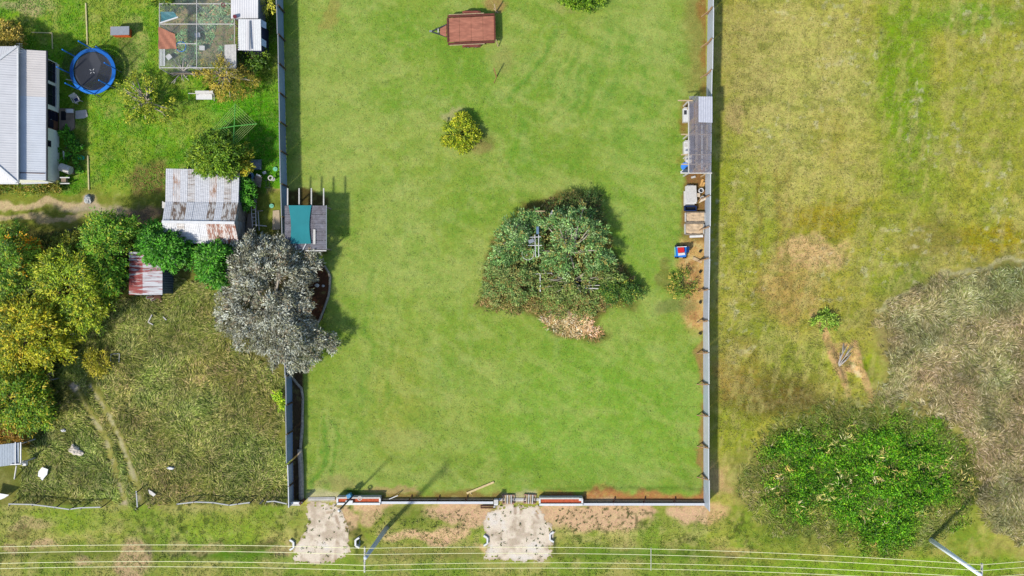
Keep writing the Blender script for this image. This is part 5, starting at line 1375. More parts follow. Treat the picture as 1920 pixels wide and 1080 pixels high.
simple('white_stick', 'short white stick lying on the lower edge of the grey shelter roof', 'stick', MB().tube([G(568,468,2.05), G(574,457,2.05)], 0.045, 6), WHITE)
# ---------------------------------------------------------------- rusty flat trailer
DECK = rusty('rusty_deck', (204,134,106), (170,104,80), 0.5, (0.8,3.5,1), 1.3, 0.2, 0.7)
def trailer():
    z = 0.72
    t = thing('flat_trailer', 'rust-red flat deck trailer parked at the top of the lawn', 'trailer', G(883,55))
    a, b, c, d = G(839,34,z), G(927,30,z), G(928,75,z), G(840,79,z)
    for k in range(4):      # deck plates
        t0, t1 = k/4+.002, (k+1)/4-.002
        MB().slab([a.lerp(b,t0), a.lerp(b,t1), d.lerp(c,t1), d.lerp(c,t0)], 0.04).build('deck_plate', DECK, t)
    RF = solid('rust_frame', (112,58,44), 0.8, var=0.3)
    for p, q in ((a, d), (b, c)): MB().beam(p-Vector((0,0,.0)), q-Vector((0,0,.0)), 0.12, 0.16).build('end_rail', RF, t)
    for p, q, s in ((a, b, 1), (d, c, -1)):
        o = Vector((0, s*0.14, -0.03))
        MB().beam(p+o, q+o, 0.16, 0.14).build('side_rail', RF, t)
        o2 = Vector((0, s*0.27, 0.0)); MB().beam(p.lerp(q,.03)+o2, p.lerp(q,.78)+o2, 0.05, 0.06).build('side_pole', TIMBER, t)
    # drawbar
    tip = G(809,59,0.55)
    MB().beam(G(838,46,z-.08), tip, 0.09, 0.1).build('drawbar', DARKST, t); MB().beam(G(838,69,z-.08), tip+Vector((0,-.02,0)), 0.09, 0.1).build('drawbar', DARKST, t)
    MB().slab([G(825,54,z-.02), G(837,47,z-.02), G(837,69,z-.02), G(825,64,z-.02)], 0.03).build('drawbar_plate', DECK, t)
    MB().box(tip+Vector((-.05,0,0.05)), (0.22,0.12,0.12)).build('hitch', GREYST, t)
    w = G(822,59,0.6); MB().tube([(w.x,w.y,0.0),(w.x,w.y,0.8)], 0.05, 8).build('jack', GREYST, t); MB().box((w.x,w.y,0.82), (0.08,0.3,0.04)).build('jack_handle', OFFW, t)
    for s, yy in ((1, 24), (-1, 85)):
        for x in (877, 892):
            p = G(x, yy, 0.32); wh = MB().tube([(p.x, p.y-.1, .33), (p.x, p.y+.1, .33)], 0.33, 20).build('wheel', BLACK, t)
            MB().tube([(p.x, p.y-s*.0+s*.10, .33), (p.x, p.y+s*.115, .33)], 0.2, 16).build('rim', WHITE, wh)
        p = G(884, yy-1.2*s, 0.72); MB().slab([(p.x-.75,p.y-.11,.66),(p.x-.55,p.y-.11,.74),(p.x+.55,p.y-.11,.74),(p.x+.75,p.y-.11,.66),(p.x+.75,p.y+.11,.66),(p.x+.55,p.y+.11,.74),(p.x-.55,p.y+.11,.74),(p.x-.75,p.y+.11,.66)], 0.025).build('mudguard', solid('mudguard', (136,74,58), .8), t)
    MB().tube([G(930,74,.75), G(934,87,.05)], 0.04, 6).build('rear_stay', TIMBER, t)
    for x, y in ((845,40),(920,70)): p = G(x,y,0); MB().box((p.x,p.y,.32), (.12,.12,.68)).build('prop', DARKST, t)
trailer()
simple('timber_stake', 'leaning timber stake in the lawn between trailer and lone shrub', 'stake', MB().beam(G(931,145,-.05), G(926,128,1.15), 0.09, 0.06).beam(G(930,146,.02), G(926,156,.02), 0.04, 0.03), solid('stake_wood', (186,140,88), .9))
simple('timber_prop', 'short timber post at the top edge beside the trailer', 'post', MB().beam(G(930,24,-.05), G(927,8,1.0), 0.09, 0.07).beam(G(925,16,.02), G(934,24,.02), 0.05, 0.04), TIMBER)
simple('loose_plank', 'long pale plank lying on the grass behind the front fence', 'plank', MB().beam(G(875,925,.07), G(926,904,.05), 0.16, 0.05).beam(G(880,922,.03), G(884,927,.03), .06,.06), solid('fresh_plank', (232,206,150), .85))

# ---------------------------------------------------------------- junk in the garden island
t = thing('white_crate', 'crumpled white box at the top of the garden island', 'box', G(1037,401))
MB().hexa([G(1028,404,.9),G(1036,394,.9),G(1043,399,.9),G(1035,409,.9),G(1029,404,1.5),G(1036,393,1.55),G(1044,398,1.4),G(1036,408,1.35)]).build('body', WHITE, t); MB().box(G(1036,401,.45), (.3,.3,.9)).build('stand', TIMBERG, t)
t = thing('timber_cross', 'pale timber cross-piece standing at the top of the garden island', 'post', G(1013,398))
MB().beam(G(1013,406,0), G(1013,396,1.6), .08).build('post', TIMBER, t); MB().beam(G(1004,396,1.6), G(1022,396,1.6), .07).build('cross_bar', TIMBER, t)
def frame_tower():
    t = thing('metal_stand', 'grey tubular metal stand among the island gums', 'stand', G(1000,465))
    for x, y in ((988,444),(1012,444),(988,478),(1012,478)): p = G(x,y,2.2); MB().tube([(p.x,p.y,-.05),(p.x,p.y,2.2)], .04, 6).build('leg', OFFW, t)
    for a, b in (((986,445),(1014,444)),((990,460),(1016,460)),((1003,440),(1004,482)),((1010,440),(1010,482))): MB().tube([G(*a,2.2), G(*b,2.2)], .03, 6).build('rail', WHITE, t)
    MB().box(G(996,452,2.25), (.45,.3,.1), .4).build('bracket_plate', GREYST, t)
    MB().ring(G(990,476,2.0), .46, .5, 1.75, 1.8, 24).build('hoop', OFFW, t)
    MB().box(G(1008,432,2.0), (.2,.6,.15)).build('blue_box', solid('dull_blue', (110,140,170), .6), t)
frame_tower()
t = thing('pipe_stand', 'blue and white pipe standpipe in the lower right of the garden island', 'pipe', G(1105,535))
MB().tube([G(1105,548,0), G(1105,528,1.5)], .07, 8).build('riser', solid('dull_blue', (110,140,170)), t); MB().tube([G(1093,540,1.3), G(1122,541,1.3)], .045, 6).build('cross_pipe', OFFW, t); MB().tube([G(1098,535,1.2), G(1125,535,1.2)], .035, 6).build('cross_pipe', OFFW, t)
t = thing('pipe_stand', 'white T-shaped pipe in the lower left middle of the garden island', 'pipe', G(1013,535))
MB().tube([G(1013,546,.9), G(1013,515,1.3)], .05, 6).build('riser', WHITE, t); MB().tube([G(995,514,1.3), G(1035,512,1.3)], .04, 6).build('cross_pipe', OFFW, t); MB().tube([G(1013,546,0), G(1013,546,.9)], .05, 6).build('foot', WHITE, t)
blades('island_straw', 'pale cut straw and branches at the southern tip of the garden island', [(1012,590),(1040,582),(1100,590),(1135,628),(1110,636),(1060,628),(1030,618)], 3600, 0.4, 0.05, [((214,182,140),3), ((190,150,100),3), ((228,208,180),1), ((120,96,60),2)], seed=161, feather=8, flow=14, cat='straw')

# ---------------------------------------------------------------- lean-to on the right fence and the things around it
SMOKE = sheer('smoked_sheet', (158,156,168), 0.36, 0.25, weave=0.1)
def leanto():
    z = 2.0
    t = thing('lean_to', 'lean-to with smoky plastic roof sheets on timber beams against the right fence', 'lean-to', G(1308,255))
    x0, x1 = 1292, 1334
    n = 4
    for k in range(n):      # sheets side by side across the slope
        a = x0+(x1-x0)*k/n+.15; b = x0+(x1-x0)*(k+1)/n-.15
        za, zb = z-.15+.25*k/n, z-.15+.25*(k+1)/n
        y0 = 180 if k < 2 else 228
        MB().ribbed(G(a,324,za), G(b,324,zb), G(a,y0,za), G(b,y0,zb), 4, .02, .006).build('plastic_sheet', SMOKE, t)
    for y, xa, xb in ((188.5,1271,1299), (252,1277,1334), (290,1277,1334), (308,1277,1334), (324.5,1276,1335)):
        MB().beam(G(xa,y,z-.28), G(xb,y,z-.0), 0.09, 0.08).build('cross_beam', OFFW if y > 320 else TIMBER, t)
    for y in (189, 252, 290, 324):
        p = G(1291,y,z-.2); MB().beam((p.x,p.y,-.05), (p.x,p.y,z-.26), .09).build('post', OFFW, t)
        p = G(1326,y,z); MB().beam((p.x,p.y,-.05), (p.x,p.y,z-.14), .09).build('post', TIMBER, t)
    MB().beam(G(1291,189,z-.2), G(1291,324,z-.2), .07, .09).build('eave_beam', OFFW, t)
    for x, zz in ((1306,1.2),(1316,1.1),(1326,1.3)): MB().beam(G(x,234,zz), G(x,318,zz), .16, .04).build('shelf', TIMBER if x != 1316 else OFFW, t)
    MB().beam(G(1294,190,z-.3), G(1289,205,.9), .07).build('brace', TIMBER, t)
    MB().ribbed(G(1310,229,z+.2), G(1336,230,z+.25), G(1310,181,z+.2), G(1336,181,z+.25), 6, .02, .04).build('white_roof_sheet', solid('pale_sheet', (204,206,216), .5, var=.1), t)
leanto()
def appliance(name, label, cat, px, py, w, d, h, mat, rz=0, door=DARKST):
    t = thing(name, label, cat, G(px, py)); 
    MB().box(G(px,py,h/2), (M(w),M(d),h), rz).build('body', mat, t); MB().box(G(px,py,h+.012), (M(w)*.94,M(d)*.94,.02), rz).build('top', WHITE, t)
    MB().box(G(px-w*.1,py-d*.2,h+.03), (M(w)*.5,M(d)*.3,.02), rz).build('panel', door, t)
    return t
appliance('old_fridge', 'old white fridge shell beside the top corner of the lean-to', 'fridge', 1286, 216, 10, 26, .7, OFFW)
appliance('white_cabinet', 'tall white cabinet at the open side of the lean-to', 'cabinet', 1287, 277, 9, 24, .9, OFFW, 0, OFFW)
appliance('white_cabinet', 'short beige cabinet below the tall white cabinet at the lean-to', 'cabinet', 1290, 299, 10, 15, .8, solid('beige_board', (222,206,180), .7), 0, OFFW)
t = thing('blue_bin', 'blue rubbish bin with a slate lid at the lower end of the lean-to', 'bin', G(1288,315))
MB().tube([G(1284,312,0), G(1284,312,.8)], [.26,.32], 16).build('bin_body', BLUEP, t); MB().slab([G(1278,322,.9), G(1289,312,.95), G(1301,319,.9), G(1290,328,.85)], .04).build('lid', solid('slate_lid', (78,92,106), .5), t); MB().box(G(1279,322,.5), (.25,.2,.15), .6).build('white_tray', WHITE, t)
# pallet stack with white sheets
t = thing('sheet_stack', 'stack of white boards on the dirt below the lean-to', 'boards', G(1294,366))
for k, (px, py, w, h, z, m) in enumerate(((1292,372,20,27,.1,OFFW),(1295,366,20,32,.22,WHITE),(1296,364,20,31,.32,OFFW))): MB().box(G(px,py,z), (M(w),M(h),.09), .03*k).build('board', m, t)
for k in range(3): MB().tube([G(1290+k*4,350,.2), G(1290+k*4,347,.26)], .12, 8).build('rolled_end', OFFW, t)
def bucket(label, px, py, r, h, mat, name='bucket'):
    t = thing(name, label, 'bucket', G(px, py)); MB().tube([G(px,py,0), G(px,py,h*.4)], [r*.8,r*.86], 14).build('base', DARKST, t); MB().ring(G(px,py), r*.78, r, .02, h, 18).build('shell', mat, t); return t
bucket('white bucket with dark contents beside the white board stack', 1313, 358, .2, .35, WHITE); bucket('smaller white bucket against the right fence below the first bucket', 1316, 372, .17, .3, WHITE)
simple('cardboard_box', 'folded pale cardboard beside the buckets at the right fence', 'cardboard', MB().slab([G(1310,381,.2),G(1324,374,.3),G(1327,368,.35),G(1318,368,.3)], .04).box(G(1309,366,.15), (.25,.3,.3)), solid('cardboard', (226,206,178), .85))
t = thing('blue_crate', 'dark blue crate on the dirt below the white board stack', 'crate', G(1294,391))
for dx, dy, w, h in ((0,-4,22,1.2),(0,4,22,1.2),(-10.5,0,1.2,8),(10.5,0,1.2,8)): MB().box(G(1294+dx,391+dy,.18), (M(w),M(h),.36)).build('side', BLUED, t)
MB().box(G(1294,391,.05), (M(20),M(7),.08)).build('floor', BLACK, t)
def sandbox(label, x0, y0, x1, y1, seed):
    t = thing('garden_box', label, 'garden bed', G((x0+x1)/2,(y0+y1)/2)); w = 1.4
    for a, b in (((x0,y0),(x1,y0)),((x0,y1),(x1,y1))): MB().beam(G(*a,.15), G(*b,.15), .06, .3).build('side_board', TIMBERG, t)
    for a, b in (((x0,y0+w),(x0,y1-w)),((x1,y0+w),(x1,y1-w))): MB().beam(G(*a,.15), G(*b,.15), .06, .3).build('end_board', OFFW, t)
    n = 10; vs = []; 
    for j in range(n+1):
        for i in range(n+1): vs.append(G(x0+1+(x1-x0-2)*i/n, y0+1+(y1-y0-2)*j/n, .2+random.uniform(-.05,.06)))
    MB().add(vs, [(j*(n+1)+i, (j+1)*(n+1)+i, (j+1)*(n+1)+i+1, j*(n+1)+i+1) for j in range(n) for i in range(n)]).build('soil_fill', solid('sandy_fill', (222,194,158), .95, var=.25, scale=4, bump=.4), t, smooth=True)
sandbox('upper timber garden box with sandy fill against the right fence', 1285,398,1321,417,1); sandbox('lower timber garden box with sandy fill against the right fence', 1284,419,1319,440,2)
simple('white_gutter', 'white length of guttering below the lower garden box', 'gutter', MB().beam(G(1293,444,.1), G(1318,443,.1), .16, .1).beam(G(1293,442,.18), G(1318,441,.18), .03, .06), WHITE)
simple('tan_board', 'tan board on the sand beside the right fence below the toy car', 'board', MB().slab([G(1300,481,.08),G(1317,489,.08),G(1315,494,.06),G(1298,486,.06)], .05).beam(G(1313,489,.1), G(1326,484,.9), .06), TIMBER)
for k, (a, b, lab) in enumerate((((1313,349,.06),(1318,336,.06),'upper orange timber offcut on the dirt below the lean-to'), ((1316,352,.06),(1321,342,.06),'lower orange timber offcut beside the right fence'), ((1296,333,.06),(1304,331,.06),'short white offcut lying just below the lean-to'))):
    simple('timber_offcut', lab, 'offcut', MB().beam(G(*a), G(*b), .16, .05).beam(G(a[0]+2,a[1],.04), G(b[0]-3,b[1]+2,.04), .08, .04), solid('orange_offcut', (226,176,104), .85) if k < 2 else OFFW)
def toy_car():
    t = thing('toy_car', 'blue, red and white toy ride-on car on the edge of the lawn', 'toy car', G(1276,472))
    c = G(1276,472)
    def P(x, y, z): return Vector((c.x+x, c.y+y, z))
    MB().hexa([P(-.55,-.45,.12),P(.4,-.5,.12),P(.45,.45,.12),P(-.5,.42,.12),P(-.5,-.4,.42),P(.36,-.42,.42),P(.4,.4,.42),P(-.46,.38,.42)]).build('body', BLUEP, t)
    MB().box(P(-.08,.12,.5), (.5,.42,.16), .1).build('hood', solid('toy_red', (226,44,44), .4), t)
    MB().box(P(-.02,-.22,.46), (.56,.2,.1), .1).build('seat', WHITE, t)
    MB().hexa([P(.38,-.1,.3),P(.58,-.1,.3),P(.6,.42,.3),P(.38,.42,.3),P(.42,-.08,.7),P(.56,-.08,.7),P(.57,.4,.7),P(.42,.4,.7)]).build('cab', BLUED, t)
    MB().box(P(-.02,.38,.5), (.8,.06,.14), .05).build('bumper', WHITE, t); MB().box(P(-.55,0,.4), (.06,.7,.16), .05).build('bumper', solid('toy_mint', (140,220,190), .5), t)
    for sx in (-.35, .3):
        for sy in (-.5, .5): MB().tube([P(sx,sy-.06,.15), P(sx,sy+.06,.15)], .15, 14).build('wheel', BLACK, t)
toy_car()
def post_row(xs):
    for k, y in enumerate(xs):
        simple('fence_seedling', 'dark seedling clump at the foot of the right fence, %s from the toy car down' % ('first','second','third','fourth')[k], 'seedling', MB().blob(G(1313,y,.08), (.13,.12,.14), 9, 5, .3), solid('seedling_dark', (54,52,34), .9))
post_row((471,510,567,625))

# ---------------------------------------------------------------- front fence, planters, gateway
def front_fence(label, x0, x1, y, step):
    z = .36
    t = thing('front_fence', label, 'fence', G((x0+x1)/2, y-2))
    L = x1-x0; n = max(2, round(L/step))
    for k in range(n):
        a, b = x0+L*k/n, x0+L*(k+1)/n
        MB().beam(G(a+.15,y,z+.0), G(b-.15,y,z+.0), .2, .07).build('top_rail', RAILW, t)
        A, B = G(a,y,z), G(b,y,z)
        MB().box(((A.x+B.x)/2, A.y, z/2-.04), (B.x-A.x-.03, .06, z-.02)).build('panel', OFFW, t)
        MB().box((A.x+.05, A.y+.1, z/2-.05), (.1,.12,z+.0)).build('post', RUSTD, t)
        MB().box(((A.x+B.x)/2, A.y+.2, .08), (B.x-A.x-.06, .07, .2)).build('sleeper', TIMBER, t)
        MB().beam((A.x+.05, A.y+.16, z*.7), (A.x+.2, A.y+.55, 0), .06).build('brace', RUSTD, t)
    return t
front_fence('long white low front fence from the left planter to the gateway', 714, 925, 942.5, 53)
front_fence('long white low front fence from the right planter to the corner', 1093, 1321, 945.5, 55)
RED = solid('red_bark', (176,84,52), .95, var=.3, scale=10, bump=.6, k=1.4)
def planter(label, x0, x1, yt, yb):
    z = .48; t = thing('planter_wall', label, 'planter', G((x0+x1)/2,(yt+yb)/2))
    MB().beam(G(x0,yb,z/2), G(x1,yb,z/2), .18, z+.1).build('front_wall', WHITE, t); MB().beam(G(x0,yt,z/2+.05), G(x1,yt,z/2+.05), .12, z+.2).build('back_wall', OFFW, t)
    for x in (x0+.8, x1-.8): MB().beam(G(x,yb-2.6,z/2), G(x,yt+1.6,z/2), .14, z+.04).build('end_wall', WHITE, t)
    a, b = G(x0+2,yt+1.4,z-.02), G(x1-2,yb-2.4,z-.02); MB().box(((a.x+b.x)/2,(a.y+b.y)/2,z/2-.03), (b.x-a.x, abs(a.y-b.y), z)).build('bark_fill', RED, t)
    return t
t = planter('white planter wall filled with red bark beside the left driveway', 633, 714, 931.5, 943)
MB().box(G(655,941,.6), (M(13),M(6),.22)).build('pier_cap', WHITE, t); MB().box(G(640,945.5,.4), (.25,.1,.2)).build('letter_slot', BLACK, t)
t = planter('white planter wall filled with red bark right of the gateway', 1011, 1092, 932.5, 944.5)
MB().box(G(1013,947,.4), (.3,.12,.22)).build('letter_slot', BLACK, t)
MB().box(G(1088,936,.6), (M(5),M(5),.2)).build('pier_cap', WHITE, t)
t = thing('garden_hose', 'white coiled pipe standing behind the left planter', 'pipe', G(680,930))
MB().ring(G(679,928), .13, .19, .9, 1.0, 18).build('coil', OFFW, t); MB().tube([G(679,932,0), G(679,931,.92)], .04, 6).build('riser', OFFW, t)
def gate_pillar():
    t = thing('gate_pillar', 'white gate pillar with a rusty letterbox tray at the left side of the gateway', 'pillar', G(925,943))
    MB().box(G(930,941,.45), (M(7),M(7),.95)).build('pillar', WHITE, t); MB().box(G(930,941,.94), (M(8),M(8),.05)).build('cap', OFFW, t)
    MB().beam(G(901,948,.3), G(926,948,.3), .08, .2).build('tray_side', RUSTD, t); MB().beam(G(901,952,.3), G(930,952,.3), .08, .2).build('tray_side', TIMBERB, t); MB().beam(G(902,949,.3), G(902,951.5,.3), .08, .2).build('tray_end', RUSTD, t)
    MB().box(G(927,950,.2), (M(4),M(4),.4)).build('foot', OFFW, t)
gate_pillar()
simple('gate_track', 'pale concrete gate track across the gateway', 'track', MB().beam(G(935,936.5,.02), G(1010,936.5,.02), .22, .06).beam(G(935,936.5,.06), G(1010,936.5,.06), .05, .04), OFFW)
simple('gate_track', 'pale concrete sill across the left driveway entrance', 'track', MB().beam(G(578,935.5,.02), G(628,935,.02), .26, .06).beam(G(578,935.5,.06), G(628,935,.06), .05, .03), CONC)
def ramp(label, px, py, rz):
    t = thing('timber_ramp', label, 'pallet', G(px, py)); c = G(px, py)
    cs, sn = math.cos(rz), math.sin(rz)
    def P(x, y, z): return Vector((c.x+x*cs-y*sn, c.y+x*sn+y*cs, z))
    for y in (-.33, .33): MB().beam(P(-.5,y,.1), P(.5,y,.1), .12, .1).build('bearer', solid('red_brown_timber', (176,132,116), .9, var=.25), t)
    for k, x in enumerate((-.24,-.08,.08,.24)): MB().beam(P(x,-.38,.175), P(x,.38,.175), .09, .04).build('slat', (TIMBER, OFFW)[k % 2], t)
    for s in (-1, 1): MB().beam(P(s*.46,-.2,.18), P(s*.46,.2,.18), .05, .05).build('end_block', TIMBERB, t)
ramp('slatted brown pallet on the left half of the gate track', 953, 935.5, 0.0); ramp('slatted brown pallet on the right half of the gate track', 993, 935, -0.06)
simple('white_rail', 'white diagonal rod in the weeds right of the left planter', 'rod', MB().tube([G(727,937,.1), G(746,929,.5)], .035, 6).tube([G(746,929,.5), G(746,929,0)], .03, 5), WHITE)
simple('dark_bar', 'dark steel bar lying at the left end of the left planter', 'bar', MB().tube([G(627,949,.1), G(634,943,.5)], .05, 6).tube([G(634,943,.5), G(634,943,0)], .03, 5), DARKST)

# meter pole beside the left planter
t = thing('meter_pole', 'slim dark metal pole with a blue meter box by the left planter', 'pole', G(663,927))
MB().tube([G(663,928,-.1), G(636,957,4.6)], [.075,.06], 10).build('pole', solid('navy_pole', (52,66,84), .5), t); MB().blob(G(635.5,957.5,4.65), (.12,.12,.12), 8, 5, 0).build('cap', WHITE, t)
MB().box(G(655,929,.9), (.34,.3,.5), .4).build('meter_box', solid('blue_box', (60,150,200), .5), t); MB().beam(G(648,932,.7), G(655,930,.7), .09).build('conduit', TIMBER, t)

# culvert headwalls at the driveways
def headwall(label, px, py, s):
    t = thing('culvert_headwall', label, 'headwall', G(px, py, -.3))
    z0, z1 = -.38, .16; th = .14
    c = G(px, py); w = M(18)/2; f = M(7)
    def W(a, b, nm): MB().beam((a[0],a[1],(z0+z1)/2), (b[0],b[1],(z0+z1)/2), th, z1-z0).build(nm, WHITE, t)
    W((c.x, c.y-w*.62), (c.x, c.y+w*.62), 'face_wall'); W((c.x-s*.02, c.y+w*.62), (c.x-s*f, c.y+w*1.05), 'wing_wall'); W((c.x-s*.02, c.y-w*.62), (c.x-s*f, c.y-w*1.05), 'wing_wall')
    MB().prism([(c.x-s*.1, c.y-w*.55), (c.x-s*.1, c.y+w*.55), (c.x-s*f, c.y+w*.9), (c.x-s*f, c.y-w*.9)], -.42, -.3).build('apron', CONC, t)
    MB().tube([(c.x-s*(.5*th+.02), c.y, -.15), (c.x-s*(.5*th), c.y, -.15)], .16, 14).build('pipe_mouth', BLACK, t)
headwall('white concrete culvert headwall at the left side of the left driveway', 551, 1021, 1); headwall('white concrete culvert headwall at the right side of the left driveway', 667, 1017, -1)
headwall('white concrete culvert headwall at the left side of the gateway driveway', 914, 1013, 1); headwall('white concrete culvert headwall at the right side of the gateway driveway', 1031, 1006, -1)

# ---------------------------------------------------------------- power poles and wires
def power_pole(label, base, top, z, arm0, arm1, mat, r0, r1):
    t = thing('power_pole', label, 'power pole', G(*base))
    b = G(*base); tp = G(*top, z)
    MB().tube([b-Vector((0,0,.2)), b.lerp(tp,.5), tp], [r0,(r0+r1)/2,r1], 14).build('pole', mat, t, smooth=True)
    a0, a1 = G(*arm0, z-.15), G(*arm1, z-.15)
    MB().beam(a0, a1, .11, .12).build('cross_arm', OFFW, t)
    return t, a0, a1
POLE = solid('pole_grey', (156,164,174), .7, var=.12, k=1.1); POLEL = solid('pole_pale', (206,212,220), .6, var=.1, k=1.0)
ZP = 7.6
ys = (1028, 1040, 1060, 1070); ysr = (1059, 1070, 1083, 1094)
t, a0, a1 = power_pole('grey power pole with a cross arm between the two driveways', (725,990), (685,1046), ZP, (684,1025), (683.5,1073), POLE, .2, .14)
for y in ys: MB().tube([G(684,y,ZP-.1), G(684,y,ZP+.08)], [.05,.035], 8).build('insulator', solid('insulator', (190,198,214), .3), t)
MB().tube([G(683,1052,ZP-.7), G(683,1052,ZP-.25)], .09, 10).build('fuse_box', DARKST, t)
t, a0, a1 = power_pole('pale power pole at the lower right rising out of the bare soil ring', (1745,1012), (1838,1078), ZP, (1841,1056), (1840,1098), POLEL, .2, .14)
for y in ysr: MB().tube([G(1840.5,y,ZP-.1), G(1840.5,y,ZP+.08)], [.05,.035], 8).build('insulator', solid('insulator', (190,198,214), .3), t)
WIRE = solid('wire', (236,232,178), .5, var=.05, k=1.3)
def span(a, b, sag, n=18):
    a, b = Vector(a), Vector(b); return [a.lerp(b, k/n)-Vector((0,0,4*sag*(k/n)*(1-k/n))) for k in range(n+1)]
for k in range(4):
    L0 = G(684,ys[k],ZP+.1); R0 = G(1840.5,ysr[k],ZP+.1)
    prev = G((684-1156), (1044,1056,1076,1086)[k], ZP+.1); nxt = G(1840+1156, (1028,1040,1060,1070)[k], ZP+.1)
    pts = span(prev, L0, 1.5)[:-1]+span(L0, R0, 1.5)+span(R0, nxt, 1.5)[1:]
    lab = ('overhead wire nearest the front fence', 'second overhead wire counted from the front fence', 'third overhead wire counted from the front fence', 'overhead wire nearest the bottom edge')[k]
    o = simple('overhead_wire', lab+', running the full width of the verge', 'wire', MB().tube(pts, .019, 5), WIRE)
    o['group'] = 'overhead wires along the street'
sp = [span(G(684,ys[k],ZP+.1), G(1840.5,ysr[k],ZP+.1), 1.5, 100)[47] for k in (0, 3)]
simple('wire_spreader', 'thin spreader rod tying the overhead wires together mid-span', 'spreader', MB().tube([sp[0]+Vector((0,.1,.04)), sp[1]+Vector((0,-.1,.04))], .025, 6).blob(sp[0]+Vector((0,0,.05)), (.05,.05,.05), 6, 4, 0), OFFW)

# ---------------------------------------------------------------- lower left lot: sagging wire fences, lean-to roof, litter
def low_fence(label, pts, h, mat):
    P = [G(*p) for p in pts]; t = thing('wire_fence', label, 'fence', (P[0]+P[-1])/2)
    for k, p in enumerate(P):
        q = p+Vector((random.uniform(-.1,.1), random.uniform(-.15,.05), h)); MB().tube([p-Vector((0,0,.1)), q], .045, 6).build('post', DARKST, t)
    mb = MB(); top = MB()
    for a, b in zip(P[:-1], P[1:]):
        u = Vector((0,-.05,h*.92)); o = Vector((0,.06,0))
        mb.hexa([a+o, b+o, b+o*1.3, a+o*1.3, a+o+u, b+o+u, b+o*1.3+u, a+o*1.3+u])
        top.beam(a+u+o, b+u+o, .09, .05)
    mb.build('mesh', sheer('old_mesh', (130,128,118), .14), t); top.build('top_rail', mat, t)
SILV = solid('silvered_rail', (196,198,196), .7, var=.15)
low_fence('sagging grey wire fence at the bottom of the rough lot, left of the wheel tracks', [(28,940),(72,941),(112,946),(140,950),(160,947),(198,946)], .85, SILV)
low_fence('sagging grey wire fence at the bottom of the rough lot, right of the wheel tracks', [(338,941),(372,937),(405,938),(436,943),(450,941),(474,938)], .75, SILV)
low_fence('short bent wire fence piece beside the front left fence corner', [(503,938),(518,937),(541,942)], .5, SILV)
low_fence('short grey gate leaf standing open beside the right wheel track', [(268,945),(266,915)], 1.0, SILV)
simple('rusty_bar', 'dark bar lying at the end of the right wire fence', 'bar', MB().tube([G(487,945,.1), G(495,936,.35)], .05, 6).tube([G(495,936,.35), G(495,936,0)], .03, 5), DARKST)
def ll_roof():
    t = thing('iron_lean_to', 'grey translucent iron lean-to roof with white frame at the lower left edge', 'lean-to', G(15,858)); z = 1.9
    roof_plane(t, G(-25,878,z-.1), G(36,870,z-.1), G(-25,836,z), G(36,830,z), 4, [solid('lean_to_iron', (158,172,186), .5, var=.15)], ribs=5)
    MB().beam(G(29,829,z+.06), G(29,872,z+.0), .07).build('batten', WHITE, t); MB().beam(G(39,829,z+.04), G(39,871,z-.05), .08).build('edge_bar', WHITE, t); MB().beam(G(20,871,z), G(38,870,z), .08).build('edge_bar', WHITE, t)
    for x, y in ((38,832),(38,868),(-20,834),(-20,874)): p = G(x,y,z); MB().beam((p.x,p.y,-.05), (p.x,p.y,z-.12), .09).build('post', OFFW, t)
    MB().beam(G(31,873,1.6), G(27,898,.0), .08).build('stay', OFFW, t)
ll_roof()
t = thing('meter_box', 'small white box on a post right of the grey lean-to roof', 'box', G(47,868))
MB().box(G(47,868,.75), (.3,.4,.25)).build('body', WHITE, t); MB().box(G(47,868,.885), (.1,.12,.02)).build('dark_panel', BLACK, t); MB().beam(G(47,868,-.05), G(47,868,.62), .09).build('post', TIMBERG, t)
simple('white_board', 'crumpled white board lying in the rough lot near the lean-to', 'board', MB().slab([G(72,884,.3),G(79,876,.35),G(90,880,.36),G(88,890,.3),G(81,898,.28),G(71,893,.26)], .06).slab([G(75,897,.22),G(82,896,.22),G(80,901,.2)], .04), WHITE)
simple('concrete_lump', 'pale broken concrete lump in the rough lot beside the wheel tracks', 'rubble', MB().blob(G(139,844,.1), (.42,.34,.24), 11, 6, .25).blob(G(149,849,.08), (.4,.24,.18), 10, 6, .25).blob(G(137,839,.1), (.2,.3,.2), 9, 5, .2), solid('rubble', (226,214,196), .95, var=.12))
simple('rubble_stone', 'small white stone in the rough lot above the concrete lump', 'stone', MB().blob(G(119,807,.15), (.2,.14,.14), 9, 5, .25), WHITE)
simple('rubble_stone', 'flat white stone at the right of the rough lot near the bare grey patch', 'stone', MB().blob(G(320,878,.2), (.32,.13,.1), 9, 5, .25), WHITE)
simple('fallen_sheet', 'white crumpled sheet in the long grass beside the open gate leaf', 'sheet', MB().slab([G(278,918,.25),G(284,921,.3),G(292,927,.3),G(288,931,.25),G(280,926,.22)], .04), OFFW)
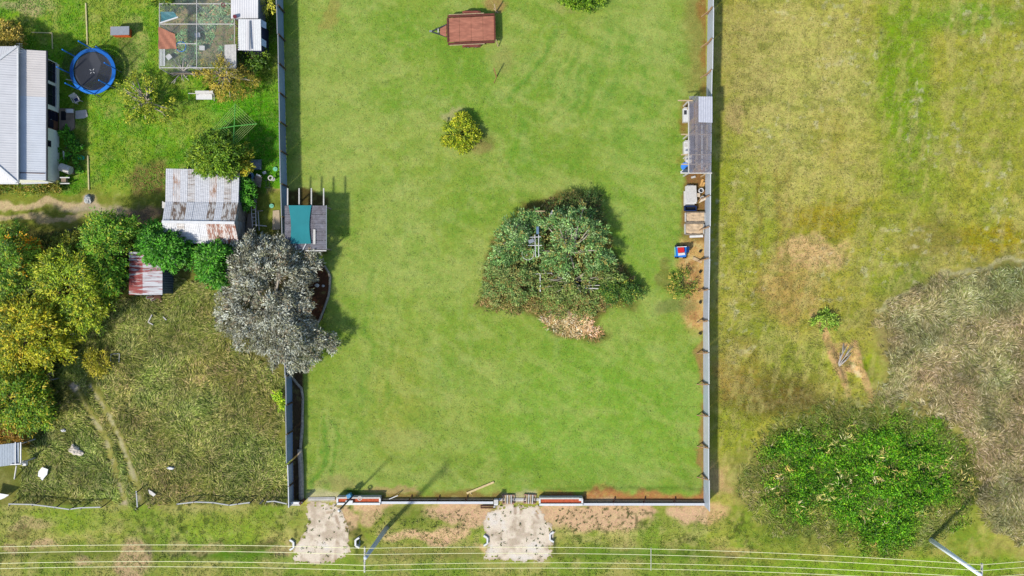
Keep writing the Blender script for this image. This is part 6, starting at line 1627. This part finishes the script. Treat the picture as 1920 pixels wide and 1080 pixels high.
t = thing('brown_tank', 'brown tank end poking in at the left edge below the thicket', 'tank', G(2,793)); MB().tube([G(-20,798,.8), G(15,790,.8)], .3, 16).build('shell', solid('brown_tank', (150,104,88), .6), t); MB().box(G(-2,793,.25), (.8,.4,.55)).build('cradle', TIMBERG, t)
t = thing('tarp_roof', 'white tarpaulin corner at the left edge above the wire fence', 'tarpaulin', G(5,936)); MB().slab([G(-20,922,.8),G(17,928,.7),G(8,934,.62),G(-20,945,.6)], .03).build('sheet', WHITE, t); MB().beam(G(15,928,.66), G(15,930,0), .06).build('stay', TIMBER, t); MB().beam(G(-8,935,.64), G(-8,935,0), .06).build('stay', TIMBER, t)
def bike(label, px, py, rz):
    c = G(px, py); t = thing('folding_frame', label, 'frame', c); t.rotation_euler.z = rz
    def P(x, y, z): return Vector((c.x+x, c.y+y, z))
    for y in (-.3, .3): MB().tube([P(-.4,y,0), P(.1,y,.55), P(.45,y,0)], .03, 6).build('leg', GREYST, t)
    MB().tube([P(.1,-.32,.55), P(.1,.32,.55)], .03, 6).build('bar', OFFW, t); MB().tube([P(-.2,-.3,.25), P(-.2,.3,.25)], .025, 6).build('bar', OFFW, t)
    MB().box(P(.15,.1,.45), (.35,.3,.05)).build('seat', OFFW, t)
bike('upper grey metal chair frame in the shade at the thicket edge', 100, 705, .3); bike('lower white metal chair frame in the shade at the thicket edge', 98, 760, 1.0)
simple('grey_rock', 'pale grey rock at the end of the upper wheel track below the house', 'rock', MB().blob(G(165,374,.12), (.3,.38,.26), 12, 7, .22), solid('pale_rock', (206,208,204), .95, var=.15))
t = thing('bare_shrub', 'purple-grey bare twigs above the round olive shrub', 'shrub', G(147,438)); mb = MB()
for k in range(60):
    a = random.uniform(0, 6.28); l = random.uniform(.3,.8); b = G(147,438)+Vector((random.uniform(-.4,.4), random.uniform(-.3,.3), 0)); mb.tube([b, b+Vector((math.cos(a)*l*.7, math.sin(a)*l*.5, l*.6))], [.02,.008], 4)
mb.build('twigs', solid('purple_twig', (142,122,124), .9), t)
